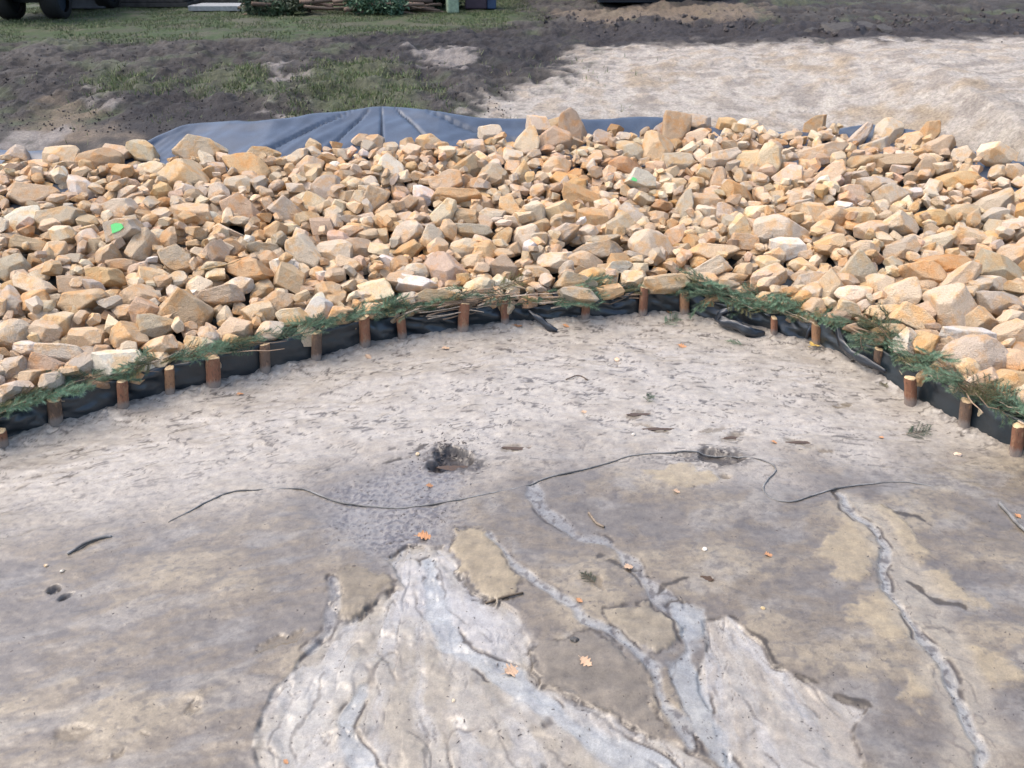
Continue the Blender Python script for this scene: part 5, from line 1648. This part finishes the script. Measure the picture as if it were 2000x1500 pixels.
# dark vehicle on four tyres
P = far_at(68, 38)
veh = empty("vehicle", P); tag(veh, "dark vehicle on black tyres parked on the lawn at left", "vehicle")
U = float(project(P)[2][0]) / FPX
def tyre(cx, cy, r, w):
    n = 28; V_, F_ = [], []
    prof = [(-w / 2, r * .62), (-w / 2, r * .9), (-w * .36, r), (w * .36, r), (w / 2, r * .9), (w / 2, r * .62)]
    for k in range(n):
        a = 2 * math.pi * k / n
        for q, (yy, rr) in enumerate(prof):
            r_ = rr * (1.0 if q not in (2, 3) or k % 2 else .965)
            V_.append((cx + yy, cy + r_ * math.cos(a), r + r_ * math.sin(a)))
    for k in range(n):
        for q in range(len(prof) - 1):
            a, b = k * 6 + q, ((k + 1) % n) * 6 + q
            F_.append((a, a + 1, b + 1, b))
    t = make_obj("wheel", V_, F_, M["rubber"], parent=veh, shade_smooth=True)
    V2, F2 = tube([(cx - w * .3, cy, r), (cx + w * .3, cy, r)], r * .62, 20)
    make_obj("rim", V2, F2, M["dark"], parent=t)
for cx in (-42 * U, 48 * U):
    for cy in (0.0, 2.3):
        tyre(cx, cy, 0.36, 0.32)
bevel_box("axle", (0, 0, .36), (84 * U, .12, .12), M["dark"], veh)
bevel_box("axle", (0, 2.3, .36), (84 * U, .12, .12), M["dark"], veh)
bevel_box("chassis", (0.0, 1.1, .52), (0.62, 3.6, .2), M["dark"], veh, .03)
bevel_box("body", (-0.12, 1.1, 1.08), (1.75, 3.7, .86), M["dark"], veh, .08)
bevel_box("cab", (-0.12, 2.0, 1.90), (1.5, 1.6, .78), M["dark"], veh, .12)
bevel_box("skid_plate", (-0.75, -0.25, .42), (0.70, .1, .34), M["dark"], veh, .02)
# timber stack, concrete edging
def boards(name, px0, px1, py, lab, cat, mat, piece, rows_, hgt, depth):
    a, b = far_at(px0, py), far_at(px1, py)
    r = empty(name, (a + b) / 2); tag(r, lab, cat)
    L = float(np.linalg.norm((b - a)[:2]))
    rz = math.atan2(b[1] - a[1], b[0] - a[0]); r.rotation_euler = (0, 0, rz)
    for k in range(rows_):
        for q in range(2):
            bevel_box(piece, (0.05 * math.sin(k * 5 + q), q * depth, hgt * (k + .5)), (L * (0.97 - .03 * (k % 2)), depth * .94, hgt * .9), M[mat], r, .008)
    return r
boards("timber_stack", 225, 375, 14, "dark weathered timber stack right of the vehicle", "timber stack", "timber", "plank", 6, .10, .35)
boards("concrete_edging", 372, 500, 21, "pale grey concrete slabs lying on the lawn left of the brush pile", "concrete slabs", "concrete", "slab", 1, .11, .40)
boards("timber_stack", 385, 520, 8, "long dark timber stack behind the concrete slabs", "timber stack", "timber", "plank", 6, .10, .4)
P = far_at(170, 16)
bevel_box_o = bevel_box("grey_crate", (0, 0, .28), (1.1, .7, .56), M["steel"], None, .03); bevel_box_o.location = P
bevel_box_o.data.materials[0] = plain("dull_grey_board", (.10, .11, .13), .8, .3, .2, 6.0)
tag(bevel_box_o, "dull grey low wall of boards behind the vehicle", "low wall")

def leafball(cx, cy, cz, rx, ry, rz_, n, size, seed, gap=.0):
    r = np.random.default_rng(seed)
    d = r.normal(size=(n, 3)); d /= np.linalg.norm(d, axis=1)[:, None]
    lump = 1 + .28 * np.sin(d[:, 0] * 5 + seed) * np.cos(d[:, 2] * 6) + .18 * np.sin(d[:, 1] * 9 + seed)
    R = (r.random(n) ** .45) * lump
    P_ = d * R[:, None] * np.array([rx, ry, rz_]) + np.array([cx, cy, cz])
    a = r.normal(size=(n, 3)); a /= np.linalg.norm(a, axis=1)[:, None]
    b = np.cross(a, r.normal(size=(n, 3))); b /= np.linalg.norm(b, axis=1)[:, None] + 1e-9
    s = size * r.uniform(.5, 1.4, n)[:, None]
    v = np.stack([P_ - a * s * .35, P_ + b * s, P_ + a * s * .35, P_ - b * s], 1).reshape(-1, 3)
    return v, np.arange(4 * n).reshape(n, 4)

# brush pile of logs and branches
P = far_at(640, 29)
pile = empty("brush_pile", P); tag(pile, "heap of cut logs and green branches on the far edge of the lawn", "brush pile")
rp = random.Random(4)
for k in range(46):
    x = rp.uniform(-1.5, 1.9); z = rp.uniform(.04, .30) * (1 - abs(x - .2) * .22); y = rp.uniform(-.05, .9)
    L = rp.uniform(.5, 1.6); yaw = rp.gauss(0, .35); pit = rp.gauss(0, .10)
    a = Vector((x, y, z)); d = Vector((math.cos(yaw) * math.cos(pit), math.sin(yaw), math.sin(pit))) * L / 2
    rr = rp.uniform(.018, .05)
    V_, F_ = tube([a - d, a + Vector((0, 0, rp.uniform(-.03, .03))), a + d], [rr, rr * .9, rr * .7], 7)
    o = make_obj("log", V_, F_, M["twig"], parent=pile, shade_smooth=True)
    f = rp.uniform(.5, 1.3); o.color = (.17 * f, .12 * f, .09 * f, 1)
for k, (x, z, rx, rz_) in enumerate(((-1.45, .22, .28, .26), (.75, .20, .45, .24), (1.3, .16, .35, .2), (-.6, .2, .4, .14), (-1.0, .1, .35, .14))):
    v, f = leafball(x, .0, z, rx, .35, rz_, 900, .05, 40 + k)
    o = make_obj("foliage", v, f, M["needle"], parent=pile)
    o.color = ((.05, .075, .045, 1), (.055, .11, .06, 1), (.05, .10, .06, 1), (.06, .075, .045, 1), (.055, .085, .045, 1))[k]
P = far_at(568, 17)
# white sack on the pile
bm = bmesh.new(); bmesh.ops.create_icosphere(bm, subdivisions=3, radius=1)
for v in bm.verts:
    q = v.co
    v.co = Vector((q.x * .21 * (1 + .15 * math.sin(q.y * 4)), q.y * .16, q.z * .105 + .02 * math.sin(q.x * 6)))
me = bpy.data.meshes.new("sack"); bm.to_mesh(me); bm.free(); me.materials.append(M["bag"])
me.polygons.foreach_set("use_smooth", [True] * len(me.polygons))
o = bpy.data.objects.new("sack", me); COL.objects.link(o)
pp = on(568, 12, lambda X_, Y_: terrain(X_, Y_) + .22); o.location = (P[0], P[1] + .35, P[2] + .25)
tag(o, "white plastic sack lying on the brush pile", "sack")
# dark evergreen shrubs
for x, y, rx, rz_, n, seed, lab, col in ((765, 26, 1.35, 1.1, 9000, 61, "dark evergreen bush behind the brush pile", (.022, .035, .022)),
                                        (845, 24, .65, .8, 4000, 63, "dark green bush beside the plum brown bin", (.030, .050, .026))):
    P = far_at(x, y)
    sh = empty("shrub", (P[0], P[1] + .9, P[2])); tag(sh, lab, "bush")
    V_, F_ = tube([(0, 0, -.05), (.03, 0, .5), (0, .05, 1.1)], [.06, .05, .02], 7)
    t = make_obj("trunk", V_, F_, M["twig"], parent=sh); t.color = (.08, .06, .045, 1)
    v, f = leafball(0, 0, rz_ * .75, rx, .75, rz_, n, .07, seed)
    c = make_obj("crown", v, f, M["needle"], parent=sh); c.color = (*col, 1)
# pale green sack/box by the bin
P = far_at(884, 25)
bx1 = bevel_box("crate", (0, 0, .15), (.24, .26, .30), plain("pale_green_board", (.24, .31, .22), .8, .3, .3, 16.0), None, .03)
bx1.location = P; bx1.rotation_euler = (0, 0, .2); tag(bx1, "small pale green box beside the plum brown bin", "box")
# bin
P = far_at(935, 20)
bn_ = empty("bin", P); tag(bn_, "plum brown bin with darker side at the lawn edge", "bin")
bevel_box("body", (-.06, .35, .55), (.46, .6, 1.1), M["bin"], bn_, .03)
bevel_box("side_panel", (.27, .35, .53), (.19, .52, 1.06), M["bluebox"], bn_, .02)
bevel_box("lid", (.03, .35, 1.14), (.74, .7, .07), M["bin"], bn_, .02)
# dark blue container and hedge
P = far_at(1290, 9)
ct = empty("container", P); tag(ct, "dark blue steel container at the top edge behind soil heaps", "container")
bevel_box("body", (0, 1.3, 1.2), (2.55, 2.4, 2.3), M["bluebox"], ct, .03)
for k in range(12):
    bevel_box("rib", (-1.16 + k * .21, .085, 1.2), (.07, .03, 2.0), M["bluebox"], ct, .008)
bevel_box("skid", (0, .3, .04), (2.5, .2, .12), M["dark"], ct, .01)
for k, (x, n) in enumerate(((-6.5, 0), (-4.0, 1), (-1.2, 2), (1.2, 3))):
    hz = 1.08
    sh = empty("conifer", (x, 24.0 + .3 * n, hz)); tag(sh, ["dark conifer behind the vehicle", "dark conifer behind the timber stacks", "dark conifer behind the white sack", "dark conifer behind the bin"][k], "tree", "dark conifers behind the lawn")
    V_, F_ = tube([(0, 0, -.1), (.05, 0, 2), (0, .05, 4.6)], [.14, .10, .02], 8)
    t = make_obj("trunk", V_, F_, M["twig"], parent=sh); t.color = (.07, .055, .045, 1)
    v, f = leafball(0, 0, 1.9, 1.5, 1.2, 1.9, 7000, .14, 80 + k)
    v[:, 0] *= np.clip(1.25 - (v[:, 2] - .2) / 5, .2, 1.2); v[:, 1] *= np.clip(1.25 - (v[:, 2] - .2) / 5, .2, 1.2)
    v[:, 2] = np.maximum(v[:, 2], .05)
    c = make_obj("crown", v, f, M["needle"], parent=sh); c.color = (.022, .036, .024, 1)
print("rocks", len(ROCKS), "visible", int((count > 0).sum()), "min single", int(count[single[-1]]))
